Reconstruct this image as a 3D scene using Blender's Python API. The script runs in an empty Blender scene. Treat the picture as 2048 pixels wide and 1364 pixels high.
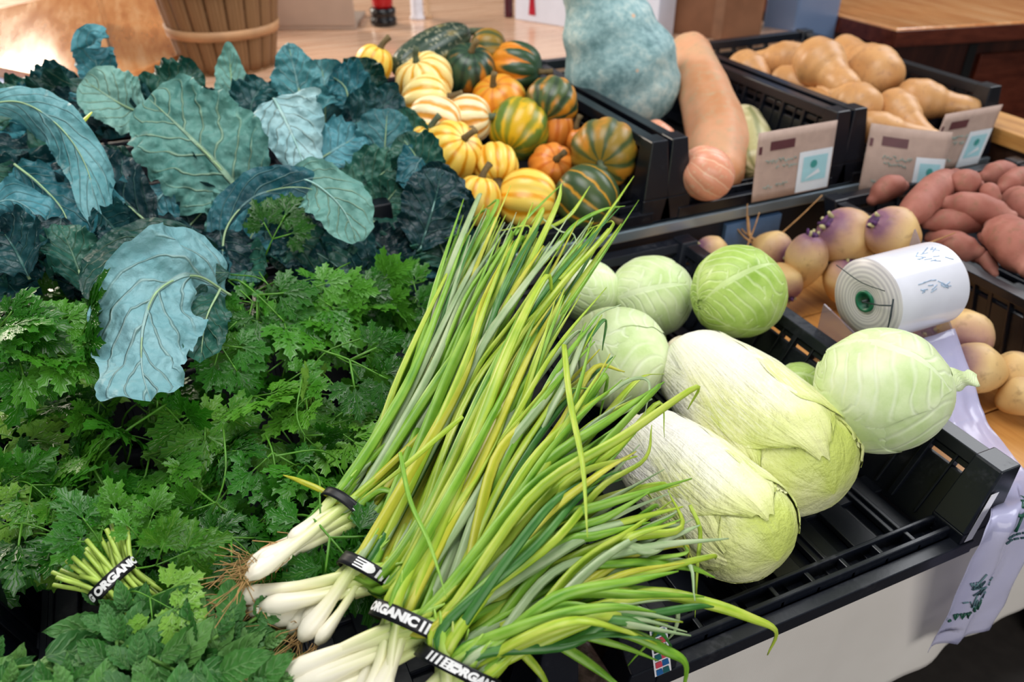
import bpy, math, random
from mathutils import Vector, Matrix, noise
R = math.radians
PI = math.pi
SC = bpy.context.scene
C = SC.collection

# ------------------------------------------------------------------ camera
# X runs along the stall, Y goes away from its front, z = 0 is the bottom of the cabbage crate
CAM = Vector((0.0, 0.0, 0.72))
PITCH, YAW, FPX = R(33.3), R(-24.0), 1600.0
cd = bpy.data.cameras.new('camera')
cam = bpy.data.objects.new('camera', cd)
C.objects.link(cam)
cam.location = CAM
cam.rotation_euler = (R(90) - PITCH, 0, YAW)
cd.sensor_width = 36.0
cd.lens = 36.0 * FPX / 2048.0
cd.clip_start = 0.02
cd.clip_end = 60
cd.dof.use_dof = True
cd.dof.focus_distance = 0.84
cd.dof.aperture_fstop = 4.6
SC.camera = cam

# ------------------------------------------------------------------ light
w = bpy.data.worlds.new('world')
SC.world = w
w.use_nodes = True
w.node_tree.nodes['Background'].inputs[0].default_value = (0.80, 0.92, 1.0, 1)
w.node_tree.nodes['Background'].inputs[1].default_value = 0.20
SC.view_settings.view_transform = 'Standard'
SC.view_settings.look = 'None'
SC.view_settings.gamma = 1.0
SC.view_settings.exposure = -0.08
SC.cycles.use_denoising = True


def area(name, loc, target, sx, sy, power, col):
    l = bpy.data.lights.new(name, 'AREA')
    l.shape = 'RECTANGLE'
    l.size, l.size_y, l.energy, l.color = sx, sy, power, col
    o = bpy.data.objects.new(name, l)
    C.objects.link(o)
    o.location = loc
    o.rotation_euler = (Vector(target) - Vector(loc)).to_track_quat('-Z', 'Y').to_euler()
    return o


area('window_light', (3.3, 1.3, 2.3), (0.5, 0.8, 0.0), 2.2, 1.5, 72, (0.95, 0.97, 1.0))
area('ceiling_light', (0.1, 1.0, 2.2), (0.2, 0.9, 0.0), 1.6, 1.2, 46, (1.0, 0.98, 0.95))
area('front_fill_light', (0.4, -2.3, 1.3), (0.4, 0.9, 0.0), 2.6, 1.6, 58, (1.0, 0.97, 0.93))  # added soft fill behind the camera, brightens the front-facing surfaces
area('far_window_light', (-1.2, 4.6, 1.5), (-0.3, 2.2, 0.2), 1.8, 1.3, 150, (1.0, 0.88, 0.74))

# ------------------------------------------------------------------ helpers
def at(px, py, z=None, Y=None, X=None, d=None):
    """the world point seen at a photo pixel (2048 x 1364), at height z, or at depth Y / X / distance d"""
    u, v = (px - 1024) / FPX, (py - 682) / FPX
    s, c = math.sin(PITCH), math.cos(PITCH)
    f = c - v * s
    dv = Vector((u * math.cos(YAW) - f * math.sin(YAW), u * math.sin(YAW) + f * math.cos(YAW), -s - v * c))
    if z is not None:
        t = (z - CAM.z) / dv.z
    elif Y is not None:
        t = Y / dv.y
    elif X is not None:
        t = X / dv.x
    else:
        t = d
    return CAM + dv * t


def camdist(p):
    f = Vector((-math.sin(YAW) * math.cos(PITCH), math.cos(YAW) * math.cos(PITCH), -math.sin(PITCH)))
    return (p - CAM).dot(f)


def px2m(px, p):
    return px * camdist(p) / FPX


def col(h):
    h = h.lstrip('#')
    v = [int(h[i:i + 2], 16) / 255 for i in (0, 2, 4)]
    return tuple((x / 12.92 if x <= 0.04045 else ((x + 0.055) / 1.055) ** 2.4) for x in v) + (1.0,)


class NT:
    """a small node-tree writer"""
    def __init__(self, name):
        self.m = bpy.data.materials.new(name)
        self.m.use_nodes = True
        self.t = self.m.node_tree
        self.b = self.t.nodes['Principled BSDF']
        self.out = self.t.nodes['Material Output']

    def n(self, typ, ins=None, **kw):
        o = self.t.nodes.new(typ)
        for k, v in kw.items():
            setattr(o, k, v)
        for k, v in (ins or {}).items():
            self.set(o.inputs[k], v)
        return o

    def set(self, sock, v):
        if hasattr(v, 'links') or isinstance(v, bpy.types.NodeSocket):
            self.t.links.new(v, sock)
        else:
            sock.default_value = v

    def math(self, op, a, b=0.0, clamp=False):
        o = self.n('ShaderNodeMath', operation=op, use_clamp=clamp)
        self.set(o.inputs[0], a)
        self.set(o.inputs[1], b)
        return o.outputs[0]

    def mix(self, f, a, b):
        o = self.n('ShaderNodeMix', data_type='RGBA')
        self.set(o.inputs[0], f)
        self.set(o.inputs[6], a)
        self.set(o.inputs[7], b)
        return o.outputs[2]

    def ramp(self, f, stops):
        o = self.n('ShaderNodeValToRGB')
        self.set(o.inputs[0], f)
        e = o.color_ramp.elements
        while len(e) < len(stops):
            e.new(0.5)
        for i, (p, c) in enumerate(stops):
            e[i].position = p
            e[i].color = c
        return o.outputs[0]

    def smooth(self, f, lo, hi):
        o = self.n('ShaderNodeMapRange', interpolation_type='SMOOTHSTEP')
        self.set(o.inputs[0], f)
        o.inputs[1].default_value = lo
        o.inputs[2].default_value = hi
        return o.outputs[0]

    def co(self, kind='Object', scale=(1, 1, 1)):
        t = self.n('ShaderNodeTexCoord').outputs[kind]
        if scale != (1, 1, 1):
            t = self.n('ShaderNodeMapping', {'Vector': t, 'Scale': scale}).outputs[0]
        return t

    def noise(self, co, scale, detail=3.0, rough=0.5):
        return self.n('ShaderNodeTexNoise', {'Vector': co, 'Scale': scale, 'Detail': detail, 'Roughness': rough}).outputs[0]

    def bump(self, h, strength=0.3, dist=0.01):
        o = self.n('ShaderNodeBump', {'Height': h, 'Strength': strength, 'Distance': dist})
        self.t.links.new(o.outputs[0], self.b.inputs['Normal'])
        return o.outputs[0]

    def done(self, base, rough=0.5, spec=0.5, **kw):
        self.set(self.b.inputs['Base Color'], base)
        self.set(self.b.inputs['Roughness'], rough)
        self.b.inputs['Specular IOR Level'].default_value = spec
        for k, v in kw.items():
            self.set(self.b.inputs[k.replace('_', ' ')], v)
        return self.m

    def thin(self, tcol, f, nrm=None):
        """let some light through (a leaf)"""
        tr = self.n('ShaderNodeBsdfTranslucent')
        self.set(tr.inputs[0], tcol)
        if nrm is not None:
            self.set(tr.inputs[1], nrm)
        mx = self.n('ShaderNodeMixShader')
        mx.inputs[0].default_value = f
        self.t.links.new(self.b.outputs[0], mx.inputs[1])
        self.t.links.new(tr.outputs[0], mx.inputs[2])
        self.t.links.new(mx.outputs[0], self.out.inputs[0])
        return self.m


def plain(name, c, rough=0.5, spec=0.5, var=0.12, scale=30.0, bump=0.0, **kw):
    t = NT(name)
    c = col(c) if isinstance(c, str) else c
    nz = t.noise(t.co(), scale)
    lo = tuple(x * (1 - var) for x in c[:3]) + (1,)
    hi = tuple(min(1, x * (1 + var)) for x in c[:3]) + (1,)
    if bump:
        t.bump(nz, bump, 0.004)
    return t.done(t.mix(t.smooth(nz, 0.3, 0.7), lo, hi), rough, spec, **kw)


class MB:
    """collects shapes in world coordinates; build() links them as ONE mesh object"""
    def __init__(self):
        self.v, self.f, self.uv, self.mi = [], [], [], []

    def face(self, ids, uvs=None, m=0):
        self.f.append(tuple(ids))
        self.uv.append(uvs or [(0, 0)] * len(ids))
        self.mi.append(m)

    def hexa(self, b, t, m=0):
        """bottom four and top four corners, both counter-clockwise seen from above"""
        i = len(self.v)
        self.v += [Vector(p) for p in b] + [Vector(p) for p in t]
        for q in ((3, 2, 1, 0), (4, 5, 6, 7), (0, 1, 5, 4), (1, 2, 6, 5), (2, 3, 7, 6), (3, 0, 4, 7)):
            self.face([i + k for k in q], [(0, 0), (1, 0), (1, 1), (0, 1)], m)

    def box(self, x0, x1, y0, y1, z0, z1, m=0):
        self.hexa([(x0, y0, z0), (x1, y0, z0), (x1, y1, z0), (x0, y1, z0)],
                  [(x0, y0, z1), (x1, y0, z1), (x1, y1, z1), (x0, y1, z1)], m)

    def obox(self, o, ax, ay, az, m=0):
        """box from corner o along three edge vectors"""
        o, ax, ay, az = Vector(o), Vector(ax), Vector(ay), Vector(az)
        self.hexa([o, o + ax, o + ax + ay, o + ay], [o + az, o + ax + az, o + ax + ay + az, o + ay + az], m)

    def grid(self, fn, nu, nv, m=0, closed_u=False):
        i = len(self.v)
        cols = nu if closed_u else nu + 1
        for b in range(nv + 1):
            for a in range(cols):
                self.v.append(Vector(fn(a / nu, b / nv)))
        for b in range(nv):
            for a in range(nu):
                a2 = (a + 1) % cols
                self.face((i + b * cols + a, i + b * cols + a2, i + (b + 1) * cols + a2, i + (b + 1) * cols + a),
                          [(a / nu, b / nv), ((a + 1) / nu, b / nv), ((a + 1) / nu, (b + 1) / nv), (a / nu, (b + 1) / nv)], m)

    def tube(self, path, rad, n=8, m=0, flat=1.0, up=Vector((0, 0, 1)), cap=True, twist=0.0):
        path = [Vector(p) for p in path]
        k = len(path)
        rr = rad if isinstance(rad, (list, tuple)) else [rad] * k
        i = len(self.v)
        for j, p in enumerate(path):
            t = (path[min(j + 1, k - 1)] - path[max(j - 1, 0)])
            t = t.normalized() if t.length > 1e-9 else Vector((0, 0, 1))
            uu = up - t * up.dot(t)
            if uu.length < 0.05:
                uu = Vector((1, 0.2, 0)) - t * t.x
            uu.normalize()
            s = t.cross(uu)
            tw = twist * j / max(k - 1, 1)
            s, uu = s * math.cos(tw) + uu * math.sin(tw), uu * math.cos(tw) - s * math.sin(tw)
            for a in range(n):
                g = 2 * PI * a / n
                self.v.append(p + s * (math.cos(g) * rr[j]) + uu * (math.sin(g) * rr[j] * flat))
        for j in range(k - 1):
            for a in range(n):
                b = (a + 1) % n
                self.face((i + j * n + a, i + j * n + b, i + (j + 1) * n + b, i + (j + 1) * n + a),
                          [(a / n, j / (k - 1)), ((a + 1) / n, j / (k - 1)), ((a + 1) / n, (j + 1) / (k - 1)), (a / n, (j + 1) / (k - 1))], m)
        if cap:
            self.face([i + a for a in range(n - 1, -1, -1)], [(0.5, 0)] * n, m)
            self.face([i + (k - 1) * n + a for a in range(n)], [(0.5, 1)] * n, m)

    def lathe(self, prof, n, M=Matrix(), m=0, fn=None, cap=True):
        """profile (r, h) turned round the axis; fn(theta, t) scales the radius"""
        i = len(self.v)
        k = len(prof)
        for j, (r, h) in enumerate(prof):
            for a in range(n):
                g = 2 * PI * a / n
                q = r * (fn(g, j / (k - 1)) if fn else 1.0)
                self.v.append(M @ Vector((q * math.cos(g), q * math.sin(g), h)))
        for j in range(k - 1):
            for a in range(n):
                b = (a + 1) % n
                self.face((i + j * n + a, i + j * n + b, i + (j + 1) * n + b, i + (j + 1) * n + a),
                          [(a / n, j / (k - 1)), ((a + 1) / n, j / (k - 1)), ((a + 1) / n, (j + 1) / (k - 1)), (a / n, (j + 1) / (k - 1))], m)
        if not cap:
            return
        self.face([i + a for a in range(n - 1, -1, -1)], [(a / n, 0) for a in range(n)], m)
        self.face([i + (k - 1) * n + a for a in range(n)], [(a / n, 1) for a in range(n)], m)

    def build(self, name, mats, parent=None, smooth=True, loc=None, bevel=0.0, local=False):
        """verts are world coordinates unless local"""
        off = Vector((0, 0, 0))
        if not local:
            if parent is not None:
                r = parent
                while r is not None:
                    off = off + Vector(r.location)
                    r = r.parent
            elif loc is not None:
                off = Vector(loc)
        me = bpy.data.meshes.new(name)
        me.from_pydata([tuple(p - off) for p in self.v], [], self.f)
        ul = me.uv_layers.new(name='UVMap')
        flat = []
        for u in self.uv:
            for a in u:
                flat += [a[0], a[1]]
        ul.data.foreach_set('uv', flat)
        mats = mats if isinstance(mats, (list, tuple)) else [mats]
        for mm in mats:
            me.materials.append(mm)
        me.polygons.foreach_set('material_index', self.mi)
        me.polygons.foreach_set('use_smooth', [smooth] * len(self.f))
        me.update()
        o = bpy.data.objects.new(name, me)
        C.objects.link(o)
        if parent is not None:
            o.parent = parent
        elif loc is not None:
            o.location = loc
        if bevel:
            b = o.modifiers.new('bevel', 'BEVEL')
            b.width, b.segments, b.limit_method = bevel, 2, 'ANGLE'
            b.angle_limit = R(40)
        return o


def tag(o, label, cat, group=None):
    o['label'], o['category'] = label, cat
    if group:
        o['group'] = group
    return o


def thing(name, label, cat, loc, group=None):
    o = bpy.data.objects.new(name, None)
    o.empty_display_size = 0.02
    C.objects.link(o)
    o.location = loc
    return tag(o, label, cat, group)


def structure(o):
    o['kind'] = 'structure'
    return o


def catmull(pts, n):
    pts = [Vector(p) for p in pts]
    q = [pts[0] * 2 - pts[1]] + pts + [pts[-1] * 2 - pts[-2]]
    out = []
    segs = len(pts) - 1
    for i in range(n + 1):
        s = i / n * segs
        k = min(int(s), segs - 1)
        t = s - k
        a, b, c, d = q[k:k + 4]
        out.append(0.5 * ((2 * b) + (c - a) * t + (2 * a - 5 * b + 4 * c - d) * t * t + (3 * b - a - 3 * c + d) * t ** 3))
    return out


def frame(zaxis, xhint=Vector((1, 0, 0)), origin=Vector((0, 0, 0))):
    z = Vector(zaxis).normalized()
    x = xhint - z * xhint.dot(z)
    if x.length < 1e-3:
        x = Vector((0, 1, 0)) - z * z.y
    x.normalize()
    y = z.cross(x)
    m = Matrix((x, y, z)).transposed().to_4x4()
    m.translation = origin
    return m


def rv(rng, s=1.0):
    return Vector((rng.uniform(-s, s), rng.uniform(-s, s), rng.uniform(-s, s)))

# ------------------------------------------------------------------ materials of the setting
def wood(name, c1, c2, c3, scale=(1.5, 22, 22), rough=0.35, spec=0.5, coat=0.0):
    t = NT(name)
    co = t.co('Object', scale)
    a = t.noise(co, 2.2, 5, 0.6)
    b = t.noise(t.co('Object', tuple(s * 3.5 for s in scale)), 3.0, 3, 0.6)
    f = t.math('ADD', t.math('MULTIPLY', a, 0.75), t.math('MULTIPLY', b, 0.25))
    c = t.ramp(f, [(0.30, col(c1)), (0.5, col(c2)), (0.72, col(c3))])
    t.bump(f, 0.12, 0.003)
    return t.done(c, t.math('ADD', rough - 0.1, t.math('MULTIPLY', a, 0.2)), spec, Coat_Weight=coat, Coat_Roughness=0.12)


M_maple = wood('maple', '#c09070', '#d8ad8e', '#e6c6aa', (1.6, 16, 16), 0.28, 0.5, 0.35)
M_honey = wood('honey', '#bd6a34', '#dd9558', '#efbc88', (14, 1.4, 14), 0.16, 0.6, 0.7)
M_pine = wood('pine', '#9a6430', '#c48a48', '#d6a564', (20, 1.6, 20), 0.45)
M_plank = wood('plank', '#a3652c', '#c98c48', '#d9a462', (20, 1.6, 20), 0.45)
M_darkwood = wood('dark_stained_wood', '#1f0c08', '#35150d', '#4a2214', (12, 12, 1.6), 0.35)
M_redwood = wood('red_wood', '#3a150c', '#552314', '#6b3220', (1.6, 20, 20), 0.3)
M_brownwood = wood('brown_wood', '#24160f', '#3b251a', '#4f362a', (1.6, 18, 18), 0.4)


def crate_plastic():
    t = NT('black_crate_plastic')
    co = t.co()
    n1 = t.noise(co, 14, 5, 0.6)
    n2 = t.noise(co, 160, 3, 0.6)
    dust = t.smooth(t.math('ADD', t.math('MULTIPLY', n1, 0.7), t.math('MULTIPLY', n2, 0.3)), 0.52, 0.78)
    c = t.mix(dust, (0.0045, 0.006, 0.011, 1), (0.034, 0.036, 0.043, 1))
    t.bump(n2, 0.06, 0.002)
    return t.done(c, t.math('ADD', 0.30, t.math('MULTIPLY', dust, 0.35)), 0.5)


M_crate = crate_plastic()
M_steel = plain('column_steel', '#8d99b0', 0.35, 0.5, 0.06)
M_kraft = plain('kraft_card', '#b79f94', 0.7, 0.2, 0.05, 60)
M_white = plain('white_paper', '#dfe6ee', 0.55, 0.3, 0.03)
M_cardboard = plain('cardboard', '#8a5f46', 0.75, 0.2, 0.18, 9)
M_wall = plain('plaster', '#8f8578', 0.9, 0.1)
M_floor = plain('concrete', '#3a3532', 0.6, 0.3)


def cloth_mat():
    t = NT('linen_cloth')
    a = t.n('ShaderNodeTexWave', {'Vector': t.co(), 'Scale': 210.0, 'Distortion': 1.5}, bands_direction='X').outputs[1]
    b = t.n('ShaderNodeTexWave', {'Vector': t.co(), 'Scale': 210.0, 'Distortion': 1.5}, bands_direction='Z').outputs[1]
    f = t.math('MULTIPLY', t.math('ADD', a, b), 0.5)
    n = t.noise(t.co(), 9, 3)
    t.bump(f, 0.15, 0.001)
    return t.done(t.mix(t.math('MULTIPLY', t.math('ADD', f, n), 0.5), col('#c2bab2'), col('#e2dcd6')), 0.85, 0.15)


M_cloth = cloth_mat()

# ------------------------------------------------------------------ room
FZ = -0.80
b = MB(); b.box(-4, 5.2, -2.5, 6.2, FZ - 0.1, FZ); structure(b.build('floor', M_floor, smooth=False))
b = MB(); b.box(-4, 5.2, 6.2, 6.3, FZ, 2.7); structure(b.build('wall_back', M_wall, smooth=False))
b = MB(); b.box(5.1, 5.2, -2.5, 6.2, FZ, 2.7); structure(b.build('wall_right', M_wall, smooth=False))

# stall: low wooden shelf for the front row, black step for the second row, cloth in front
t = thing('display_stand', 'wooden market stand under the front row of black crates', 'stand', (0.3, 0.7, FZ))
b = MB()
for k in range(6):
    y0 = 0.455 + k * 0.107
    b.box(-0.95, 1.62, y0, y0 + 0.104, -0.035, -0.012)
b.build('shelf_boards', M_plank, t, False, bevel=0.002)
b = MB(); b.box(-0.95, 0.90, 0.43, 0.455, -0.10, -0.012); b.box(0.90, 1.62, 0.455, 0.465, -0.10, -0.0355)
b.build('apron', M_brownwood, t, False, bevel=0.002)
for x, y in ((-0.9, 0.5), (1.5, 0.5), (-0.9, 1.03), (1.5, 1.03)):
    b = MB(); b.box(x, x + 0.06, y, y + 0.06, FZ, -0.036); b.build('leg', M_brownwood, t, False)

t = thing('display_step', 'black riser holding the back row of squash crates, pale metal strip along its edge', 'riser', (0.5, 1.4, FZ))
b = MB(); b.box(-0.95, 1.615, 1.105, 1.75, FZ, 0.105); b.build('riser_body', plain('riser_navy', '#16202f', 0.5, 0.4), t, False, bevel=0.003)
b = MB(); b.box(-0.95, 1.615, 1.094, 1.104, 0.085, 0.1055); b.build('edge_strip', plain('edge_metal', '#a9bccb', 0.3, 0.6, 0.05, 20, 0, Metallic=0.6), t, False, bevel=0.002)
b = MB(); b.box(0.93, 1.06, 1.0945, 1.104, 0.02, 0.075); b.build('blue_reflection', plain('blue_reflection', '#5f86b8', 0.5), t, False)  # blue patch painted on the riser as the reflection of a blue crate

b = MB()
def cloth_fn(u, v):
    x = -0.95 + u * 2.75
    fold = 0.010 * math.sin(x * 13 + 1.0) + 0.007 * math.sin(x * 29 + 2.0 * v) + 0.004 * math.sin(x * 61)
    y = 0.405 - 0.012 * v + fold * (0.15 + 0.55 * v)
    top = -0.014 if x < 0.80 else -0.014 - 0.05 * min(1, (x - 0.80) / 0.10)
    z = top + (-0.248 - top + 0.004 * math.sin(x * 5)) * v
    return (x, y, z)
b.grid(cloth_fn, 220, 24)
o = b.build('tablecloth', M_cloth, None, True, loc=(0.4, 0.40, -0.27))
m = o.modifiers.new('cloth_thickness', 'SOLIDIFY'); m.thickness = 0.0015
tag(o, 'pale linen skirt hanging along the front of the stand', 'cloth')

# ------------------------------------------------------------------ crates
def crate(label, X0, X1, Y0, Y1, z0, h, fl=0.05, group=None, front=True, tabs=None, rails=2, rim=0.016):
    t = thing('produce_crate', label, 'crate', ((X0 + X1) / 2, (Y0 + Y1) / 2, z0), group)
    # base: long bars with slots, cross bars below
    b = MB()
    nb = max(4, round((X1 - X0) / 0.057))
    wbar = (X1 - X0) / nb
    for k in range(nb):
        xa = X0 + k * wbar
        b.box(xa + 0.004, xa + wbar * 0.68, Y0, Y1, z0 - 0.008, z0)
        b.box(xa + wbar * 0.70, xa + wbar * 0.92, Y0, Y0 + 0.03, z0 - 0.009, z0 - 0.002)
        if k % 2 == 0:
            b.box(xa + 0.012, xa + 0.018, Y0 + 0.02, Y1 - 0.02, z0, z0 + 0.004)
    b.box(X0, X1, Y0 - 0.01, Y1, z0 - 0.0145, z0 - 0.0112)
    k = 0
    y = Y0
    while y < Y1 - 0.02:
        b.box(X0, X1, y, y + 0.03, z0 - 0.011, z0 - 0.004)
        y += 0.088
    b.build('base_panel', M_crate, t, False, bevel=0.0012)
    # long sides
    for s in (-1, 1):
        xf, xr = (X1, X1 + fl) if s > 0 else (X0, X0 - fl)
        th = 0.006 * s
        b = MB()
        def pt(f, y, o=0.0):
            return (xf + (xr - xf) * f + o, y, z0 + h * f)
        def slab(f0, f1, ya, yb, o0, o1):
            p = [pt(f0, ya, o0), pt(f0, ya, o1), pt(f0, yb, o1), pt(f0, yb, o0)]
            q = [pt(f1, ya, o0), pt(f1, ya, o1), pt(f1, yb, o1), pt(f1, yb, o0)]
            if s < 0:
                p.reverse(); q.reverse()
            b.hexa(p, q)
        slab(-0.10, 0.68, Y0 + 0.005, Y1 + fl * 0.6, 0.0, th)
        slab(0.75, 0.82, Y0 + 0.005, Y1 + fl * 0.7, 0.0, th)
        slab(0.86, 1.0, Y0 - 0.005, Y1 + fl, -0.006 * s, rim * s)
        n = int((Y1 - Y0) / 0.062)
        for k in range(n + 1):
            ya = Y0 + 0.01 + k * 0.062
            slab(0.0, 0.98, ya, ya + 0.008, -0.005 * s, th * 1.2)
            slab(0.0, 0.98, ya + 0.028, ya + 0.032, -0.0025 * s, th * 2.0)
        b.build('side_panel', M_crate, t, False, bevel=0.0012)
    # back end
    b = MB()
    def bp(f, x, o=0.0):
        return (x, Y1 + fl * f + o, z0 + h * f)
    def bslab(f0, f1, xa, xb, o0, o1):
        b.hexa([bp(f0, xa, o0), bp(f0, xb, o0), bp(f0, xb, o1), bp(f0, xa, o1)],
               [bp(f1, xa, o0), bp(f1, xb, o0), bp(f1, xb, o1), bp(f1, xa, o1)])
    bslab(-0.1, 0.66, X0 - fl * .3, X1 + fl * .3, 0, 0.006)
    bslab(0.7, 0.78, X0 - fl * .7, X1 + fl * .7, 0, 0.006)
    bslab(0.86, 1.0, X0 - fl, X1 + fl, -0.006, 0.016)
    k = X0 + 0.01
    while k < X1:
        bslab(0, 0.95, k, k + 0.008, -0.004, 0.008)
        k += 0.05
    b.build('end_panel', M_crate, t, False, bevel=0.0012)
    # low open front: two rails joined by bridges
    if front:
        b = MB()
        b.box(X0 - 0.02, X1 + 0.02, Y0 - 0.028, Y0 - 0.012, z0 - 0.012, z0 + 0.008)
        b.box(X0 - 0.01, X1 + 0.01, Y0 - 0.010, Y0 - 0.004, z0 - 0.004, z0 + 0.020)
        b.box(X0 - 0.005, X1 + 0.005, Y0 + 0.012, Y0 + 0.017, z0 - 0.006, z0 + 0.018)
        b.box(X0, X1, Y0 - 0.012, Y0 + 0.012, z0 - 0.012, z0 - 0.006)
        k = X0
        while k <= X1 + 0.001:
            b.box(k - 0.003, k + 0.003, Y0 - 0.010, Y0 + 0.015, z0 - 0.006, z0 + 0.014)
            k += (X1 - X0) / 8
        b.build('front_lip', M_crate, t, False, bevel=0.0012)
    # corner posts
    for s in (-1, 1):
        xf = X1 if s > 0 else X0
        for e in (0, 1):
            if e == 0:
                ya, yb, ta, tb = Y0 - 0.026, Y0 + 0.018, Y0 - 0.016, Y0 + 0.02
            else:
                ya, yb, ta, tb = Y1 - 0.01, Y1 + 0.02, Y1 + fl - 0.015, Y1 + fl + 0.016
            b = MB()
            xs = sorted((xf - 0.004 * s, xf + 0.060 * s)); xt = sorted((xf + (fl - 0.012) * s, xf + (fl + 0.020) * s))
            xm = sorted((xf - 0.003 * s, xf + 0.050 * s))
            b.hexa([(xs[0], ya, z0 - 0.012), (xs[1], ya, z0 - 0.012), (xs[1], yb, z0 - 0.012), (xs[0], yb, z0 - 0.012)],
                   [(xm[0], ya, z0 + h * .25), (xm[1], ya, z0 + h * .25), (xm[1], yb, z0 + h * .25), (xm[0], yb, z0 + h * .25)])
            b.hexa([(xm[0], ya, z0 + h * .25), (xm[1] - 0.0, ya, z0 + h * .25), (xm[1], yb, z0 + h * .25), (xm[0], yb, z0 + h * .25)],
                   [(xt[0], ta, z0 + h + .004), (xt[1], ta, z0 + h + .004), (xt[1], tb, z0 + h + .004), (xt[0], tb, z0 + h + .004)])
            b.build('corner_post', M_crate, t, False, bevel=0.002)
    return t


CR = {}
CR['cabbage'] = crate('black low-fronted crate holding the cabbages, colourful strip sticker on its front corner', 0.345, 0.74, 0.405, 0.985, 0.004, 0.093, 0.05)
CR['greens'] = crate('black crate under the scallions and the parsley', -0.24, 0.185, 0.40, 0.98, 0.004, 0.118, 0.03)
CR['herbs'] = crate('black crate at the left edge, mostly hidden under parsley and mint', -0.76, -0.35, 0.40, 0.98, 0.004, 0.118, 0.03)
CR['kale'] = crate('black crate of kale in the back row', -0.42, 0.25, 1.15, 1.66, 0.122, 0.09, 0.03)
CR['gourd'] = crate('black crate full of striped ornamental gourds', 0.405, 0.745, 1.125, 1.66, 0.122, 0.130, 0.022)
CR['hubbard'] = crate('black crate with the big blue squash and the pink banana squash', 0.838, 1.152, 1.125, 1.66, 0.122, 0.130, 0.022)
CR['butternut'] = crate('black crate heaped with butternut squashes', 1.245, 1.555, 1.125, 1.66, 0.122, 0.130, 0.022)
CR['sweet'] = crate('black crate of sweet potatoes', 1.15, 1.55, 0.42, 0.985, 0.004, 0.122, 0.035)

# stickers on the cabbage crate's front posts
def strip(parent, xa, xb, za, zb, y, colours, base):
    b = MB()
    p = [(xa[0], y[0], za), (xa[1], y[0], za), (xb[1], y[1], zb), (xb[0], y[1], zb)]
    i = len(b.v)
    b.v += [Vector(q) for q in p]
    b.face((i, i + 1, i + 2, i + 3))
    o = b.build('sticker', base, parent, False)
    m = o.modifiers.new('thickness', 'SOLIDIFY'); m.thickness = 0.0004
    if colours:
        b = MB()
        n = len(colours)
        for k, c in enumerate(colours):
            f0, f1 = (k + 0.12) / n, (k + 0.88) / n
            for h in (0, 1):
                g0, g1 = (0.10, 0.50) if h == 0 else (0.50, 0.90)
                i = len(b.v)
                for f, g in ((f0, g0), (f0, g1), (f1, (g0 + g1) / 2 + 0.15), (f1, g0)):
                    A = Vector(p[0]).lerp(Vector(p[3]), f); B = Vector(p[1]).lerp(Vector(p[2]), f)
                    q = A.lerp(B, g) + Vector((0, -0.0008, 0))
                    b.v.append(q)
                b.face((i, i + 1, i + 2, i + 3), None, c[h])
        b.build('coloured_marks', [plain('sticker_blue', '#1d5f9c'), plain('sticker_red', '#d0475a'), plain('sticker_teal', '#1b5f63'), M_crate], o, False)


M_lab = plain('sticker_white', '#e6e4ea', 0.4, 0.4, 0.03)
strip(CR['cabbage'], (0.322, 0.341), (0.312, 0.331), 0.012, 0.080, (0.3775, 0.3835), [(0, 2), (1, 0), (2, 1), (3, 2), (1, 1), (2, 0)][:6], M_lab)
strip(CR['cabbage'], (0.742, 0.754), (0.766, 0.778), 0.016, 0.076, (0.3775, 0.3835), [], M_lab)

b = MB(); b.hexa([(0.238, 0.36, -0.0115), (0.282, 0.36, -0.0115), (0.282, 0.72, -0.0115), (0.238, 0.72, -0.0115)], [(0.232, 0.36, 0.05), (0.270, 0.36, 0.05), (0.262, 0.72, 0.05), (0.232, 0.72, 0.05)])
tag(b.build('wood_block', plain('dusty_dark_wood', '#4a3a34', 0.35, 0.5, 0.4, 120, 0.4), None, False, loc=(0.25, 0.5, -0.0115), bevel=0.006), 'dusty dark wooden block between the scallion crate and the cabbage crate', 'block')

# counters behind and beside
t = thing('wood_counter', 'long pale wood counter behind the kale and gourds', 'counter', (0.5, 2.6, FZ))
b = MB(); b.box(-2.6, 1.75, 1.86, 4.3, 0.155, 0.195); b.build('counter_top', M_maple, t, False, bevel=0.004)
b = MB(); b.box(-2.5, 1.70, 1.92, 4.2, FZ, 0.154); b.build('cabinet_body', M_brownwood, t, False)
UP = Vector((0, 0, 1))
CT = 0.195


def flat(v):
    return Vector((v[0], v[1], 0))


def slab_on(b, P, a, c, z0, z1, m=0):
    """upright prism over the parallelogram P, P+a, P+a+c, P+c"""
    P, a, c = flat(P), flat(a), flat(c)
    q = [P, P + a, P + a + c, P + c]
    if a.cross(c).z < 0:
        q.reverse()
    b.hexa([p + UP * z0 for p in q], [p + UP * z1 for p in q], m)


# glossy board, corner towards the viewer
Pc = at(186, 172, z=0.226); A1 = (flat(at(345, 113, z=0.226)) - flat(Pc)).normalized(); A2 = (flat(at(0, 133, z=0.226)) - flat(Pc)).normalized()
b = MB(); slab_on(b, Pc, A1 * 0.95, A2 * 0.9, 0.1955, 0.226)
o = b.build('serving_board', M_honey, None, False, loc=(Pc.x, Pc.y, 0.1955), bevel=0.004)
tag(o, 'large glossy honey-coloured wooden board at the far left of the counter', 'board')
P = at(0, 160, z=0.1965)
b = MB(); slab_on(b, P + Vector((-0.28, -0.06, 0)), Vector((0.32, 0.02, 0)), Vector((-0.02, 0.16, 0)), 0.1956, 0.1975)
tag(b.build('paper_sheet', plain('pale_blue_paper', '#b9c6e6', 0.5, 0.4, 0.02), None, False, loc=(P.x, P.y, 0.1956)), 'pale blue paper sheet in front of the glossy board', 'paper')
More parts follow.
